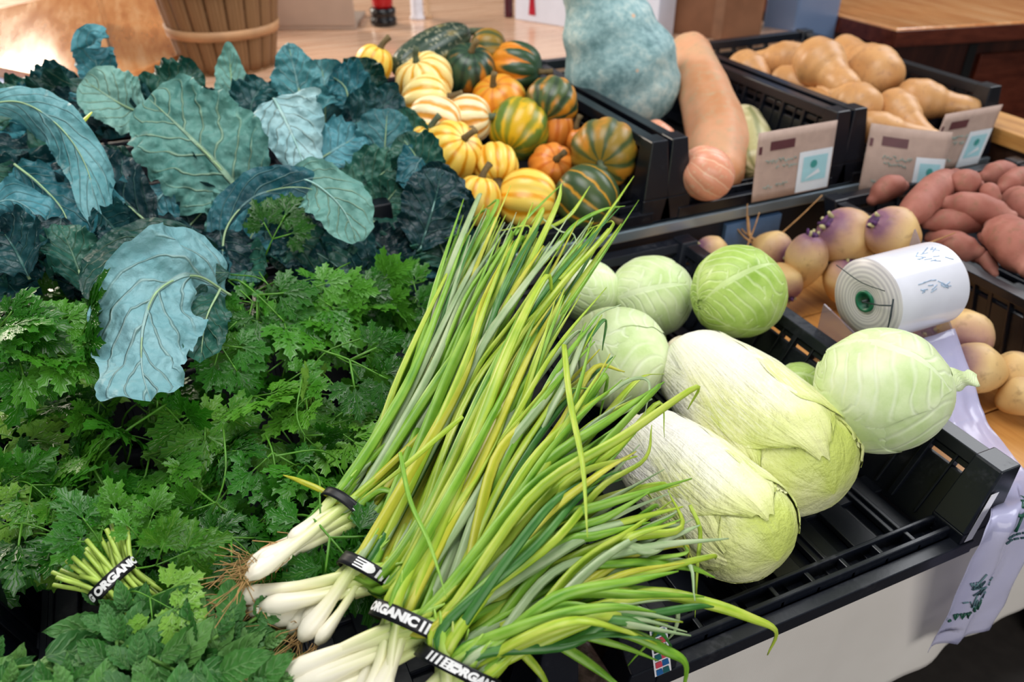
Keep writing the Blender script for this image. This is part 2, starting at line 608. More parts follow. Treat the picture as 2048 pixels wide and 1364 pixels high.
# thin clear divider seen edge-on
Pd = at(222, 112, z=0.2265); Pd2 = at(214, 30, z=0.2265)
dv = flat(Pd2 - Pd).normalized()
b = MB(); slab_on(b, Pd, dv * 0.40, Vector((dv.y, -dv.x, 0)) * 0.004, 0.2265, 0.50)
g = NT('clear_acrylic'); g.done((0.95, 0.95, 1.0, 1), 0.05, 0.5, Transmission_Weight=1.0, IOR=1.3)
M_acrylic = g.m
o = b.build('acrylic_divider', M_acrylic, None, False, loc=(Pd.x, Pd.y, 0.2265))
tag(o, 'clear upright acrylic sheet standing on the glossy board', 'divider')

# bushel basket
P = at(446, 152, z=CT) + Vector((0.03, 0.10, 0)); P.z = CT + 0.0005
t = thing('bushel_basket', 'round slatted wooden bushel basket on the counter behind the kale', 'basket', P)
def stave_mat():
    t = NT('basket_stave')
    n = t.noise(t.co('UV', (60, 3, 1)), 1.0, 4)
    n2 = t.noise(t.co('UV', (14, 0.6, 1)), 1.0, 2)
    c = t.ramp(t.math('ADD', t.math('MULTIPLY', n, .5), t.math('MULTIPLY', n2, .5)), [(0.3, col('#5f422b')), (0.5, col('#84603f')), (0.7, col('#a3835f'))])
    return t.done(c, 0.55, 0.3)
M_stave = stave_mat()
M = Matrix.Translation(P)
b = MB()
ns = 20
for k in range(ns):
    def fn(u, v, k=k):
        a = 2 * PI * (k + 0.03 + 0.94 * u) / ns
        r = 0.110 + 0.047 * v ** 0.85 + 0.0015 * math.sin(PI * u)
        return P + Vector((r * math.cos(a), r * math.sin(a), 0.272 * v))
    b.grid(fn, 4, 10)
b.lathe([(0.001, 0.004), (0.109, 0.004), (0.112, 0.0)], 40, M)
o = b.build('staves', M_stave, t); o.modifiers.new('thick', 'SOLIDIFY').thickness = 0.003
for h, hh in ((0.083, 0.022), (0.185, 0.024), (0.262, 0.024)):
    b = MB()
    r0 = 0.110 + 0.047 * (h / .272) ** .85; r1 = 0.110 + 0.047 * ((h + hh) / .272) ** .85
    b.lathe([(r0 + .0015, h), (r0 + .005, h), (r1 + .005, h + hh), (r1 + .0015, h + hh)], 64, M)
    b.build('hoop', plain('hoop_wood', '#b98d66', 0.5, 0.3, 0.15, 14), t)

# laptop seen from behind
A = at(508, 62, z=CT); B = at(713, 61, z=CT)
A.z = B.z = CT
ax = (B - A); wdt = ax.length; ax.normalize(); bk = Vector((-ax.y, ax.x, 0))
M_alu = plain('laptop_aluminium', '#b9a79a', 0.35, 0.5, 0.03, 20, 0, Metallic=0.35)
t = thing('laptop', 'open silver laptop turned away, white fruit logo on its lid', 'laptop', (A + B) / 2)
b = MB(); b.obox(A + bk * 0.004 + UP * 0.001, ax * wdt, bk * 0.21, UP * 0.012); b.build('laptop_base', M_alu, t, False, bevel=0.003)
tilt = (UP * 1.0 - bk * 0.16).normalized()
b = MB(); b.obox(A + UP * 0.013, ax * wdt, bk * 0.005, tilt * 0.2); lid = b.build('lid', M_alu, t, False, bevel=0.003)
b = MB()
cc = A + ax * (wdt * 0.47) + tilt * 0.100 - bk * 0.0022 + UP * 0.013
pts = []
for k in range(40):
    a = 2 * PI * k / 40
    r = 0.021 * (1 + 0.06 * math.cos(2 * a) - 0.10 * max(0, math.cos(a - PI / 2)) ** 8 - 0.05 * max(0, math.cos(a + PI / 2)) ** 10 - 0.22 * max(0, math.cos(a - 0.15)) ** 10)
    pts.append((r * math.cos(a) * 0.95, r * math.sin(a)))
b.v = [cc + ax * x + tilt * y for x, y in pts]
b.face(list(range(40)))
i = len(b.v); b.v += [cc + ax * x + tilt * y for x, y in ((0.0, 0.022), (0.006, 0.024), (0.010, 0.032), (0.003, 0.029))]
b.face((i, i + 1, i + 2, i + 3))
b.build('logo', plain('logo_white', '#f6f6f6', 0.3), lid, False)

# bottles and boxes on the counter
P = at(768, 50, z=CT); P.z = CT + 0.0005
t = thing('red_bottle', 'red bottle with a black base on the counter', 'bottle', P)
M = Matrix.Translation(P)
b = MB(); b.lathe([(0.036, 0), (0.039, 0.004), (0.039, 0.020), (0.036, 0.023), (0.036, 0.030), (0.038, 0.033), (0.038, 0.046), (0.031, 0.050)], 32, M); b.build('base', plain('bottle_black', '#0a0a0f', 0.25), t)
b = MB(); b.lathe([(0.0295, 0.0502), (0.031, 0.06), (0.034, 0.12), (0.035, 0.18), (0.028, 0.21), (0.012, 0.225)], 32, M); b.build('body', plain('bottle_red', '#a80010', 0.25, 0.5, 0.05), t)
P = at(835, 38, z=CT); P.z = CT + 0.0005
M = Matrix.Translation(P)
b = MB(); b.lathe([(0.023, 0), (0.024, 0.004), (0.019, 0.012), (0.018, 0.10), (0.014, 0.115)], 24, M)
tag(b.build('small_bottle', plain('ceramic_white', '#e3e0e8', 0.3), None, loc=P), 'small white bottle right of the red bottle', 'bottle')
P = at(857, 36, z=CT); P.z = CT + 0.0005
M = Matrix.Translation(P)
b = MB(); b.lathe([(0.013, 0), (0.013, 0.006), (0.007, 0.010), (0.008, 0.10), (0.004, 0.12)], 20, M)
tag(b.build('thin_stick', plain('beige_wood', '#c79f78', 0.5), None, loc=P), 'thin beige stick standing beside the small white bottle', 'stick')

A = at(1030, 39, z=CT); B = at(1312, 84, z=CT)
A.z = B.z = CT + 0.0005
ax = B - A; L = ax.length; ax.normalize(); bk = Vector((-ax.y, ax.x, 0))
t = thing('paper_box', 'white printed box with red marks on the counter behind the blue squash', 'box', (A + B) / 2)
b = MB(); b.obox(A, ax * L, bk * 0.10, UP * 0.24); bx = b.build('carton', plain('carton_white', '#dfe3f2', 0.4, 0.4, 0.02), t, False, bevel=0.002)
def mark(pts, m, name='printed_mark'):
    b = MB(); b.v = [A + ax * x + UP * z - bk * 0.0012 for x, z in pts]; b.face(list(range(len(pts)))); b.build(name, m, bx, False)
M_red = plain('print_red', '#b01230', 0.4)
mark([(0.052, 0.02), (0.078, 0.02), (0.070, 0.10), (0.058, 0.10)], M_red)
mark([(0.33, 0.075), (0.345, 0.066), (0.365, 0.068), (0.37, 0.09), (0.35, 0.11), (0.33, 0.1)], plain('print_brown', '#8a4a32', 0.4))
mark([(0.385, 0.03), (0.392, 0.03), (0.392, 0.075), (0.385, 0.075)], plain('print_blue', '#5277a8', 0.4))
P = at(1017, 34, z=CT); P.z = CT + 0.0005
b = MB(); b.lathe([(0.013, 0), (0.014, 0.004), (0.014, 0.13), (0.008, 0.15), (0.008, 0.18)], 20, Matrix.Translation(P))
tag(b.build('maroon_bottle', plain('maroon_glass', '#4a1226', 0.2), None, loc=P), 'narrow dark maroon bottle touching the white box', 'bottle')

A = at(1346, 66, z=CT); B = at(1516, 92, z=CT)
A.z = B.z = CT + 0.0005
ax = B - A; L = ax.length; ax.normalize(); bk = (Vector((-ax.y, ax.x, 0)) * 0.9 - ax * 0.45).normalized()
t = thing('cardboard_box', 'brown cardboard box on the counter beside the steel column', 'box', (A + B) / 2)
b = MB(); b.obox(A, ax * L, bk * 0.2, UP * 0.30); b.build('carton', M_cardboard, t, False, bevel=0.003)
b = MB(); b.obox(A + ax * (L * 0.46) - bk * 0.001 - ax * 0.0, ax * 0.03, bk * 0.0008, UP * 0.30); b.build('seam_tape', plain('carton_tape', '#946a50', 0.5), t, False)

# steel column, one edge towards the viewer
Pc = at(1585, 80, d=2.34); Pl = at(1520, 80, d=2.40); Pr = at(1667, 80, d=2.44)
b = MB(); slab_on(b, Pc, Pl - Pc, Pr - Pc, FZ, 2.5)
def column_mat():
    t = NT('painted_column')
    n = t.noise(t.co(), 5, 3)
    return t.done(t.mix(n, col('#7087ad'), col('#8aa0c4')), 0.3, 0.5, Metallic=0.3)
o = b.build('pillar', column_mat(), None, False, bevel=0.006, loc=(Pc.x, Pc.y, FZ))
structure(o)

# dark cabinet on the right
z1 = 0.22
Pc = at(1794, 58, z=z1); Pl = at(1664, 25, z=z1); Pr = at(2048, 43, z=z1)
al = flat(Pl - Pc).normalized(); ar = flat(Pr - Pc).normalized()
t = thing('bar_cabinet', 'dark red-brown cabinet with a glossy wood top at the upper right', 'cabinet', (Pc.x, Pc.y, FZ))
b = MB(); slab_on(b, Pc, al * 0.9, ar * 1.3, z1 - 0.045, z1); top = b.build('cabinet_top', M_honey, t, False, bevel=0.004)
b = MB(); slab_on(b, Pc - al * 0.006 - ar * 0.006, al * 0.9, ar * 0.005, z1 - 0.05, z1 - 0.005); slab_on(b, Pc - al * 0.006 - ar * 0.006, ar * 1.3, al * 0.005, z1 - 0.05, z1 - 0.005)
b.build('edge_band', M_redwood, t, False, bevel=0.002)
q = Pc + al * 0.06 + ar * 0.06
b = MB(); slab_on(b, q, al * 0.8, ar * 1.15, FZ, z1 - 0.046); b.build('carcass', M_darkwood, t, False)
b = MB(); slab_on(b, q + ar * 0.26 - al * 0.004, ar * 0.03, al * 0.003, FZ + .1, z1 - 0.07); b.build('door_gap', plain('gap_black', '#050304', 0.6), t, False)
b = MB(); slab_on(b, q + ar * 0.30 - al * 0.015, ar * 0.6, al * 0.012, FZ + .1, z1 - 0.10); b.build('door', M_redwood, t, False, bevel=0.003)
# long pine ledge
t = thing('pine_ledge', 'pale pine ledge running back beside the butternut crate', 'ledge', (1.68, 1.3, FZ))
b = MB(); b.box(1.628, 1.735, 0.5, 1.74, 0.13, 0.163); b.build('ledge_top', M_pine, t, False, bevel=0.003)
b = MB(); b.box(1.640, 1.725, 0.52, 1.72, 0.08, 0.129); b.box(1.632, 1.728, 0.51, 1.73, 0.06, 0.0795); b.box(1.645, 1.72, 0.52, 1.72, FZ, 0.0595); b.build('ledge_side', M_brownwood, t, False, bevel=0.002)

# ------------------------------------------------------------------ produce materials
def vein_mask(t, nv=7.0, slope=1.8, wid=0.10, mid=0.05, wob=0.10, jitter_scale=5.0):
    """midrib and side veins from the leaf's own UV (u across, v from base to tip)"""
    uv = t.n('ShaderNodeTexCoord').outputs['UV']
    s = t.n('ShaderNodeSeparateXYZ', {0: uv})
    nz = t.noise(t.n('ShaderNodeMapping', {'Vector': uv, 'Scale': (jitter_scale, jitter_scale, 1)}).outputs[0], 1.0, 2)
    u, v = s.outputs[0], s.outputs[1]
    a = t.math('MULTIPLY', t.math('ABSOLUTE', t.math('SUBTRACT', u, 0.5)), 2.0)
    a2 = t.math('ADD', a, t.math('MULTIPLY', t.math('SUBTRACT', nz, 0.5), wob))
    f = t.math('ADD', t.math('MULTIPLY', v, nv), t.math('MULTIPLY', a2, -slope))
    side = t.math('GREATER_THAN', u, 0.5)
    f = t.math('ADD', f, t.math('MULTIPLY', side, 0.45))
    tri = t.math('ABSOLUTE', t.math('SUBTRACT', t.math('FRACT', t.math('ADD', f, 20.0)), 0.5))
    sv = t.math('SUBTRACT', 1.0, t.smooth(tri, 0.0, wid))
    sv = t.math('MULTIPLY', sv, t.math('SUBTRACT', 1.0, t.smooth(a, 0.55, 1.0)))
    mw = t.math('MULTIPLY', t.math('SUBTRACT', 1.15, v), mid)
    mr = t.math('SUBTRACT', 1.0, t.smooth(t.math('DIVIDE', a, mw), 0.5, 1.0))
    return t.math('MAXIMUM', sv, mr), sv, mr, u, v, nz


def rind(name, lobes, ridge, groove, patch=None, patch_amt=0.5, end=None, speck=0.0, rough=0.35, pscale=7.0, sharp=(0.15, 0.75)):
    """gourd skin: a colour on the ridges, another in the grooves, blotches, another colour at the far end"""
    t = NT(name)
    uv = t.n('ShaderNodeTexCoord').outputs['UV']
    s = t.n('ShaderNodeSeparateXYZ', {0: uv})
    ob = t.co()
    nz = t.noise(ob, 28, 3)
    ang = t.math('ADD', s.outputs[0], t.math('MULTIPLY', t.math('SUBTRACT', nz, 0.5), 0.05))
    st = t.math('ABSOLUTE', t.math('SINE', t.math('MULTIPLY', ang, PI * lobes)))
    c = t.mix(t.smooth(st, *sharp), col(groove), col(ridge))
    if patch:
        pn = t.noise(ob, pscale, 4, 0.6)
        pn = t.math('ADD', pn, t.math('MULTIPLY', t.math('SUBTRACT', st, 0.5), 0.16))
        c = t.mix(t.smooth(pn, 0.62 - patch_amt * 0.3, 0.72 - patch_amt * 0.3), c, col(patch))
    if end:
        e = t.math('ADD', s.outputs[1], t.math('MULTIPLY', t.math('SUBTRACT', st, 0.5), 0.35))
        c = t.mix(t.smooth(e, 0.52, 0.62), c, col(end))
    if speck:
        sp = t.noise(ob, 120, 2)
        c = t.mix(t.math('MULTIPLY', t.smooth(sp, 0.56, 0.66), speck), c, col('#d9d3b0'))
    t.bump(nz, 0.15, 0.004)
    return t.done(c, rough, 0.5)


def ovoid(b, M, r, elong=1.0, lobes=0, depth=0.0, n=40, k=22, dimple=0.12, pear=0.0, sharp=1.0, warts=0.0, seed=0):
    prof = []
    for j in range(k + 1):
        p = -PI / 2 + PI * j / k
        h = r * elong * math.sin(p) * (1 - dimple * abs(math.sin(p)) ** 10)
        q = r * max(0.02, math.cos(p)) ** 0.92 * (1 - pear * (math.sin(p) * 0.5 + 0.5))
        prof.append((q, h))
    i0 = len(b.v)
    def fn(g, t):
        s = 1.0
        if lobes:
            s -= depth * (1 - abs(math.sin(g * lobes / 2)) ** sharp) * math.sin(PI * t) ** 0.35
        return s
    b.lathe(prof, n, M, 0, fn)
    if warts:
        c = M.translation
        for i in range(i0, len(b.v)):
            d = b.v[i] - c
            b.v[i] = c + d * (1 + warts * (noise.noise(d * 60 + Vector((seed, 0, 0)))) + 0.6 * warts * noise.noise(d * 18 + Vector((0, seed, 0))))


M_stem = plain('dry_stem', '#6b5a3c', 0.7, 0.2, 0.3, 60, 0.3)
M_stemg = plain('grey_green_stem', '#56604a', 0.7, 0.2, 0.25, 60, 0.3)


def squash(name, cat, label, c, r, axis, m, elong=1.0, lobes=0, depth=0.0, stem=0.03, stem_r=0.006, group=None, dimple=0.12, pear=0.0,
           warts=0.0, seed=0, bend=0.4, sm=None, sharp=0.8):
    t = thing(name, label, cat, c - UP * r, group)
    ax = Vector(axis).normalized()
    M = frame(ax, Vector((1, 0.3, 0)), c)
    b = MB()
    ovoid(b, M, r, elong, lobes, depth, 12 * max(4, lobes // 2) if lobes else 36, 22, dimple, pear, sharp, warts, seed)
    b.build('rind', m, t)
    if stem:
        p0 = c + ax * (r * elong * (1 - dimple) - 0.004)
        side = (M.to_3x3() @ Vector((1, 0, 0)))
        path = [p0 + ax * (stem * f) + side * (bend * stem * f * f) for f in (0, .25, .5, .75, 1)]
        b = MB(); b.tube(path, [stem_r * 1.7, stem_r * 1.1, stem_r, stem_r, stem_r * 1.15], 7)
        b.build('stem', sm or M_stem, t)
    return t


# ------------------------------------------------------------------ gourds
YEL = rind('gourd_yellow_cream', 10, '#f6dd92', '#e2a01c')
YE2 = rind('gourd_yellow', 10, '#f3cf5c', '#dd9714')
YE3 = rind('gourd_cream', 10, '#f3e2b4', '#df9a3a', sharp=(0.3, 0.9))
ORG = rind('gourd_orange_green', 10, '#e8952e', '#d97f1c', end='#2e4a2e')
OR2 = rind('gourd_orange', 8, '#e39325', '#cf7a16', patch='#c9a02a', patch_amt=0.4)
OR3 = rind('gourd_plain_orange', 8, '#e38a34', '#cc6d1c')
YGR = rind('gourd_yellow_green', 8, '#d8ad1c', '#8a8a24', patch='#5e7a2c', patch_amt=0.45)
GRN = rind('gourd_dark_green', 10, '#2f4a33', '#1d3426', patch='#c07a22', patch_amt=0.30)
GR2 = rind('gourd_green_orange', 10, '#4a5c32', '#2d4028', patch='#c98322', patch_amt=0.42)
GR3 = rind('gourd_olive', 9, '#8a6f22', '#44512a', patch='#c07f26', patch_amt=0.3, rough=0.4)
DGR = rind('gourd_green_striped', 10, '#41522c', '#c08a24', patch='#33492a', patch_amt=0.55, sharp=(0.05, 0.35))
LNG = rind('long_gourd_skin', 8, '#39493a', '#22382c', patch='#8a7a48', patch_amt=0.22, speck=0.35)

toC = lambda p: (CAM - p).normalized()
GOURDS = [
    # px, py, r px, material, lobes, depth, elongation, axis in view (right, up, towards), label, warts
    (848, 160, 53, YEL, 10, 0.16, 0.85, (-0.3, 0.8, 0.6), 'cream and yellow scalloped gourd topmost beside the long dark green gourd', 0),
    (855, 203, 46, YEL, 10, 0.14, 1.0, (0.9, 0.2, 0.3), 'cream and yellow ribbed gourd lying under the topmost scalloped one', 0),
    (938, 140, 47, GRN, 10, 0.05, 0.95, (0.1, 0.6, 0.5), 'round dark green gourd with an orange underside, near the crate back', 0),
    (978, 100, 37, GR3, 9, 0.06, 0.9, (0.9, 0.1, 0.2), 'olive green gourd half hidden behind the round dark green one', 0),
    (1032, 138, 48, ORG, 10, 0.10, 1.0, (0.9, -0.1, 0.25), 'orange gourd with dark green stripes on its right end', 0),
    (998, 206, 50, OR2, 8, 0.06, 0.95, (-0.2, 0.6, 0.6), 'plain golden orange gourd in the middle of the gourd crate', 0),
    (1037, 258, 55, YGR, 8, 0.09, 1.0, (0.3, 0.6, -0.5), 'yellow gourd with green patches in the middle of the crate', 0),
    (1102, 208, 48, GR2, 10, 0.04, 0.95, (0.2, 0.5, -0.6), 'warty dark green and orange gourd by the crate wall', 0.05),
    (1113, 264, 31, OR3, 8, 0.05, 1.35, (0.1, 0.9, 0.3), 'small smooth orange gourd standing below the warty one', 0),
    (937, 238, 43, YE3, 10, 0.12, 1.0, (1.0, 0.1, 0.2), 'pale cream gourd with thin orange grooves, lying on its side', 0),
    (870, 246, 48, YE3, 10, 0.12, 1.05, (0.9, -0.2, 0.2), 'pale cream striped gourd next to the kale edge', 0),
    (902, 306, 56, YE2, 10, 0.11, 1.0, (0.5, 0.5, 0.7), 'large bright yellow ribbed gourd above the kale leaf tip', 0),
    (850, 287, 36, YE2, 10, 0.11, 1.0, (0.3, 0.7, 0.3), 'small yellow ribbed gourd tucked behind the kale', 0),
    (991, 331, 41, YE2, 10, 0.12, 1.0, (0.1, -0.8, 0.65), 'yellow ribbed gourd with a thick brown stem pointing down', 0),
    (955, 402, 43, YE2, 9, 0.12, 1.1, (0.2, 0.9, 0.1), 'yellow orange ribbed gourd standing among the scallion tips', 0),
    (1055, 401, 56, YE2, 8, 0.12, 0.98, (0.95, -0.1, 0.1), 'plump yellow gourd with orange stripes at the front of the crate', 0),
    (1172, 396, 59, DGR, 10, 0.06, 1.0, (0.75, -0.6, 0.3), 'dark green gourd with orange stripes at the front right of the crate', 0),
    (1103, 333, 42, OR3, 9, 0.10, 0.95, (0.2, 0.3, 0.8), 'bright orange ribbed gourd with olive shoulders', 0),
    (1209, 306, 62, GR3, 10, 0.07, 0.92, (-0.12, -0.35, 0.9), 'olive brown and orange ribbed gourd showing its stem, by the crate wall', 0),
    (1150, 281, 24, OR3, 8, 0.05, 1.0, (0.0, 0.9, 0.3), 'tiny orange gourd beside the olive brown ribbed gourd', 0),
    (748, 128, 34, YE2, 9, 0.09, 1.0, (0.4, 0.8, 0.1), 'yellow gourd peeking out behind the kale at the crate back', 0),
]
VR = Vector((math.cos(YAW), math.sin(YAW), 0))


def viewdir(p, a):
    tc = toC(p)
    vu = (UP - tc * tc.z).normalized()
    return VR * a[0] + vu * a[1] + tc * a[2]


for k, (px, py, rp, m, lb, dp, el, ax, lab, wt) in enumerate(GOURDS):
    Yq = {18: 1.21, 16: 1.14, 7: 1.37}.get(k, 1.165 + (400 - py) / 300 * 0.40)
    p = at(px, py, Y=Yq)
    r = px2m(rp, p) * 1.14
    squash('gourd', 'gourd', lab, p, r, viewdir(p, ax), m, el, lb, dp, 0.028 if k not in (13,) else 0.035, 0.0055 if k != 13 else 0.009,
           'ornamental gourds in the crate', warts=wt, seed=k, sm=M_stem if k % 3 else M_stemg)
# the long one along the crate's back
pa, pb = at(795, 140, Y=1.50), at(930, 66, Y=1.62)
c = (pa + pb) / 2
ax = (pb - pa)
r = px2m(43, c)
squash('long_gourd', 'gourd', 'long dark green gourd with a grey stem lying at the crate back', c, r, ax, LNG, ax.length / 2 / r * 1.12, 10, 0.05, 0.045, 0.008, bend=0.5, pear=0.06, sm=M_stemg, seed=3)

# ------------------------------------------------------------------ large squashes
def blue_skin():
    t = NT('blue_squash_skin')
    co = t.co()
    n1 = t.noise(co, 16, 4, 0.6); n2 = t.noise(co, 70, 4, 0.65)
    c = t.ramp(t.math('ADD', t.math('MULTIPLY', n1, 0.55), t.math('MULTIPLY', n2, 0.45)), [(0.36, col('#5c8084')), (0.5, col('#8aabae')), (0.64, col('#b8c9c4'))])
    v = t.n('ShaderNodeTexVoronoi', {'Vector': co, 'Scale': 15.0})
    c = t.mix(t.math('SUBTRACT', 1.0, t.smooth(v.outputs[0], 0.03, 0.09)), c, col('#cfa98c'))
    t.bump(n2, 0.35, 0.006)
    return t.done(c, 0.55, 0.35)


def profile_thing(name, cat, label, spine, radii, m, group=None, n=32, k=30, lobes=0, depth=0.0, warts=0.0, seed=0, stem=None, stem_m=None, part='rind', loc=None):
    """a fruit grown along a curved spine"""
    pts = catmull(spine, k)
    L = len(radii) - 1
    rs = []
    for j in range(k + 1):
        s = j / k * L
        a = min(int(s), L - 1)
        f = s - a
        f = f * f * (3 - 2 * f)
        rs.append(radii[a] * (1 - f) + radii[a + 1] * f)
    # round the two ends
    d0 = (pts[0] - pts[1]).normalized(); d1 = (pts[-1] - pts[-2]).normalized()
    P, Q = [], []
    for f in (1.0, 0.92, 0.75, 0.5, 0.25):
        P.append(pts[0] + d0 * (rs[0] * 0.75 * math.sin(f * PI / 2))); Q.append(max(0.02, math.cos(f * PI / 2)) * rs[0])
    P += pts; Q += rs
    for f in (0.25, 0.5, 0.75, 0.92, 1.0):
        P.append(pts[-1] + d1 * (rs[-1] * 0.75 * math.sin(f * PI / 2))); Q.append(max(0.02, math.cos(f * PI / 2)) * rs[-1])
    b = MB()
    b.tube(P, Q, n, up=Vector((0.1, 0.2, 1)).normalized())
    cm = sum(P, Vector()) / len(P)
    K = len(P)
    for j in range(K):
        for a in range(n):
            i = j * n + a
            d = b.v[i] - P[j]
            s = 1.0
            if lobes:
                s -= depth * (1 - abs(math.sin(PI * a / n * lobes)))
            if warts:
                s += warts * noise.noise(b.v[i] * 22 + Vector((seed * 3.1, 0, 0))) + warts * 0.6 * noise.noise(b.v[i] * 70)
            b.v[i] = P[j] + d * s
    low = min(p.z for p in b.v)
    t = thing(name, label, cat, loc or Vector((cm.x, cm.y, low)), group)
    b.build(part, m, t)
    if stem:
        sl, sr, bend = stem
        side = d1.cross(UP)
        side = side.normalized() if side.length > 0.1 else Vector((1, 0, 0))
        p0 = P[-1] - d1 * 0.003
        b = MB(); b.tube([p0 + d1 * (sl * f) + side * (bend * sl * f * f) for f in (0, .3, .6, 1)], [sr * 1.5, sr, sr, sr * 1.2], 7)
        b.build('stem', stem_m or M_stem, t)
    return t


p = at(1238, 150, z=0.252)
p.y -= 0.02
r = px2m(111, p)
lean = Vector((-0.105, 0.09, 0.32))
profile_thing('blue_hubbard', 'squash', 'huge blue-grey teardrop squash standing in the second back crate', [p - lean * 0.10, p + lean * 0.22, p + lean * 0.60, p + lean * 1.0],
              [r * 0.93, r * 1.0, r * 0.82, r * 0.56, r * 0.42, r * 0.28], blue_skin(), n=48, k=36, warts=0.035, seed=2, stem=(0.03, 0.012, 0.2))

t_ = NT('banana_squash_skin')
co = t_.co(); n1 = t_.noise(co, 9, 4); n2 = t_.noise(co, 60, 3)
t_.bump(n2, 0.15, 0.003)
M_ban = t_.done(t_.mix(t_.smooth(n2, 0.45, 0.75), t_.ramp(n1, [(0.3, col('#c4875c')), (0.5, col('#d49c78')), (0.7, col('#c2a07a'))]), col('#c09a76')), 0.5, 0.3)
q0, q1, q2 = at(1436, 348, Y=1.175), at(1418, 215, Y=1.36), at(1378, 108, Y=1.56)
rr = px2m(60, q1)
profile_thing('banana_squash', 'squash', 'long curved pink banana squash leaning beside the blue squash', [q0, (q0 + q1) / 2 + VR * 0.008, q1, q2],
              [rr * 0.82, rr * 1.0, rr * 0.98, rr * 0.90, rr * 0.8], M_ban, n=36, lobes=7, depth=0.04, warts=0.02)
M_kuri = rind('red_kuri_skin', 11, '#e0987a', '#f0c4a4', speck=0.25, sharp=(0.02, 0.22))
p = at(1412, 347, Y=1.105); r = px2m(53, p)
squash('kuri_squash', 'squash', 'small salmon orange round squash in front of the pink banana squash', p, r, viewdir(p, (-0.75, 0.45, 0.3)), M_kuri, 1.12, 11, 0.04, 0.02, 0.005)
p = at(1314, 276, Y=1.33); r = px2m(36, p)
squash('kuri_squash', 'squash', 'small orange round squash peeking over the crate wall below the blue squash', p, r, viewdir(p, (0.5, 0.8, 0.1)), M_kuri, 1.0, 11, 0.04, 0.0)
M_spag = rind('spaghetti_squash_skin', 9, '#b9b07c', '#8f8e5c', patch='#d8cda2', patch_amt=0.4)
a_, b_ = at(1510, 330, Y=1.17), at(1485, 250, Y=1.33)
profile_thing('spaghetti_squash', 'squash', 'pale olive squash lying between the banana squash and the price card', [a_, (a_ + b_) / 2, b_], [0.040, 0.050, 0.044], M_spag, warts=0.01)

# ------------------------------------------------------------------ butternuts
t_ = NT('butternut_skin')
co = t_.co(); n1 = t_.noise(co, 14, 3); n2 = t_.noise(co, 90, 2)
M_but = t_.done(t_.mix(t_.smooth(n2, 0.5, 0.75), t_.ramp(n1, [(0.3, col('#c08a54')), (0.55, col('#cf9c66')), (0.75, col('#d8ad7e'))]), col('#b8875a')), 0.42, 0.45)
M_bstem = plain('butternut_stem', '#8c7b56', 0.7, 0.2, 0.3, 70)
BUT = [  # bulb pixel, neck-end pixel, bulb radius px, depth Y of bulb, Y of neck, label
    ((1490, 140), (1528, 184), 36, 1.55, 1.47, 'butternut with its bulb up at the left corner of the butternut crate'),
    ((1583, 122), (1532, 126), 34, 1.50, 1.54, 'butternut at the back of the heap with its dark stem end facing out'),
    ((1634, 122), (1686, 170), 43, 1.38, 1.28, 'big pale butternut lying across the top of the heap, neck towards the viewer'),
    ((1757, 150), (1688, 96), 45, 1.30, 1.46, 'large butternut at the top right of the heap with its blossom end showing'),
    ((1572, 166), (1645, 183), 32, 1.43, 1.35, 'butternut lying crosswise below the big pale one'),
    ((1655, 214), (1566, 178), 27, 1.28, 1.43, 'slim butternut lying along the crate wall beside the blue squash crate'),
    ((1722, 212), (1668, 190), 38, 1.20, 1.29, 'butternut in front of the heap with a grey scar on its right side'),
    ((1788, 214), (1835, 262), 34, 1.18, 1.10, 'butternut sloping down behind the curved price card'),
    ((1826, 196), (1876, 206), 35, 1.20, 1.17, 'butternut at the right side of the crate with its stem pointing right'),
    ((1742, 255), (1780, 262), 30, 1.13, 1.11, 'butternut low at the crate front behind the card tops'),
]
for pb_, pn_, rp, Yb, Yn, lab in BUT:
    A, B = at(*pb_, Y=Yb), at(*pn_, Y=Yn)
    r = px2m(rp, A) * 1.16
    d = (B - A)
    if d.length < 0.12:
        d = d.normalized() * 0.12
    if d.length > 0.17:
        d = d.normalized() * 0.17
    profile_thing('butternut', 'squash', lab, [A - d.normalized() * r * 0.2, A + d * 0.35, A + d * 0.7, A + d],
                  [r * 0.90, r * 1.0, r * 0.86, r * 0.66, r * 0.60, r * 0.60, r * 0.56], M_but, 'butternuts in the crate', n=28, k=22, warts=0.012, seed=rp,
                  stem=(0.012, 0.007, 0.1), stem_m=M_bstem)

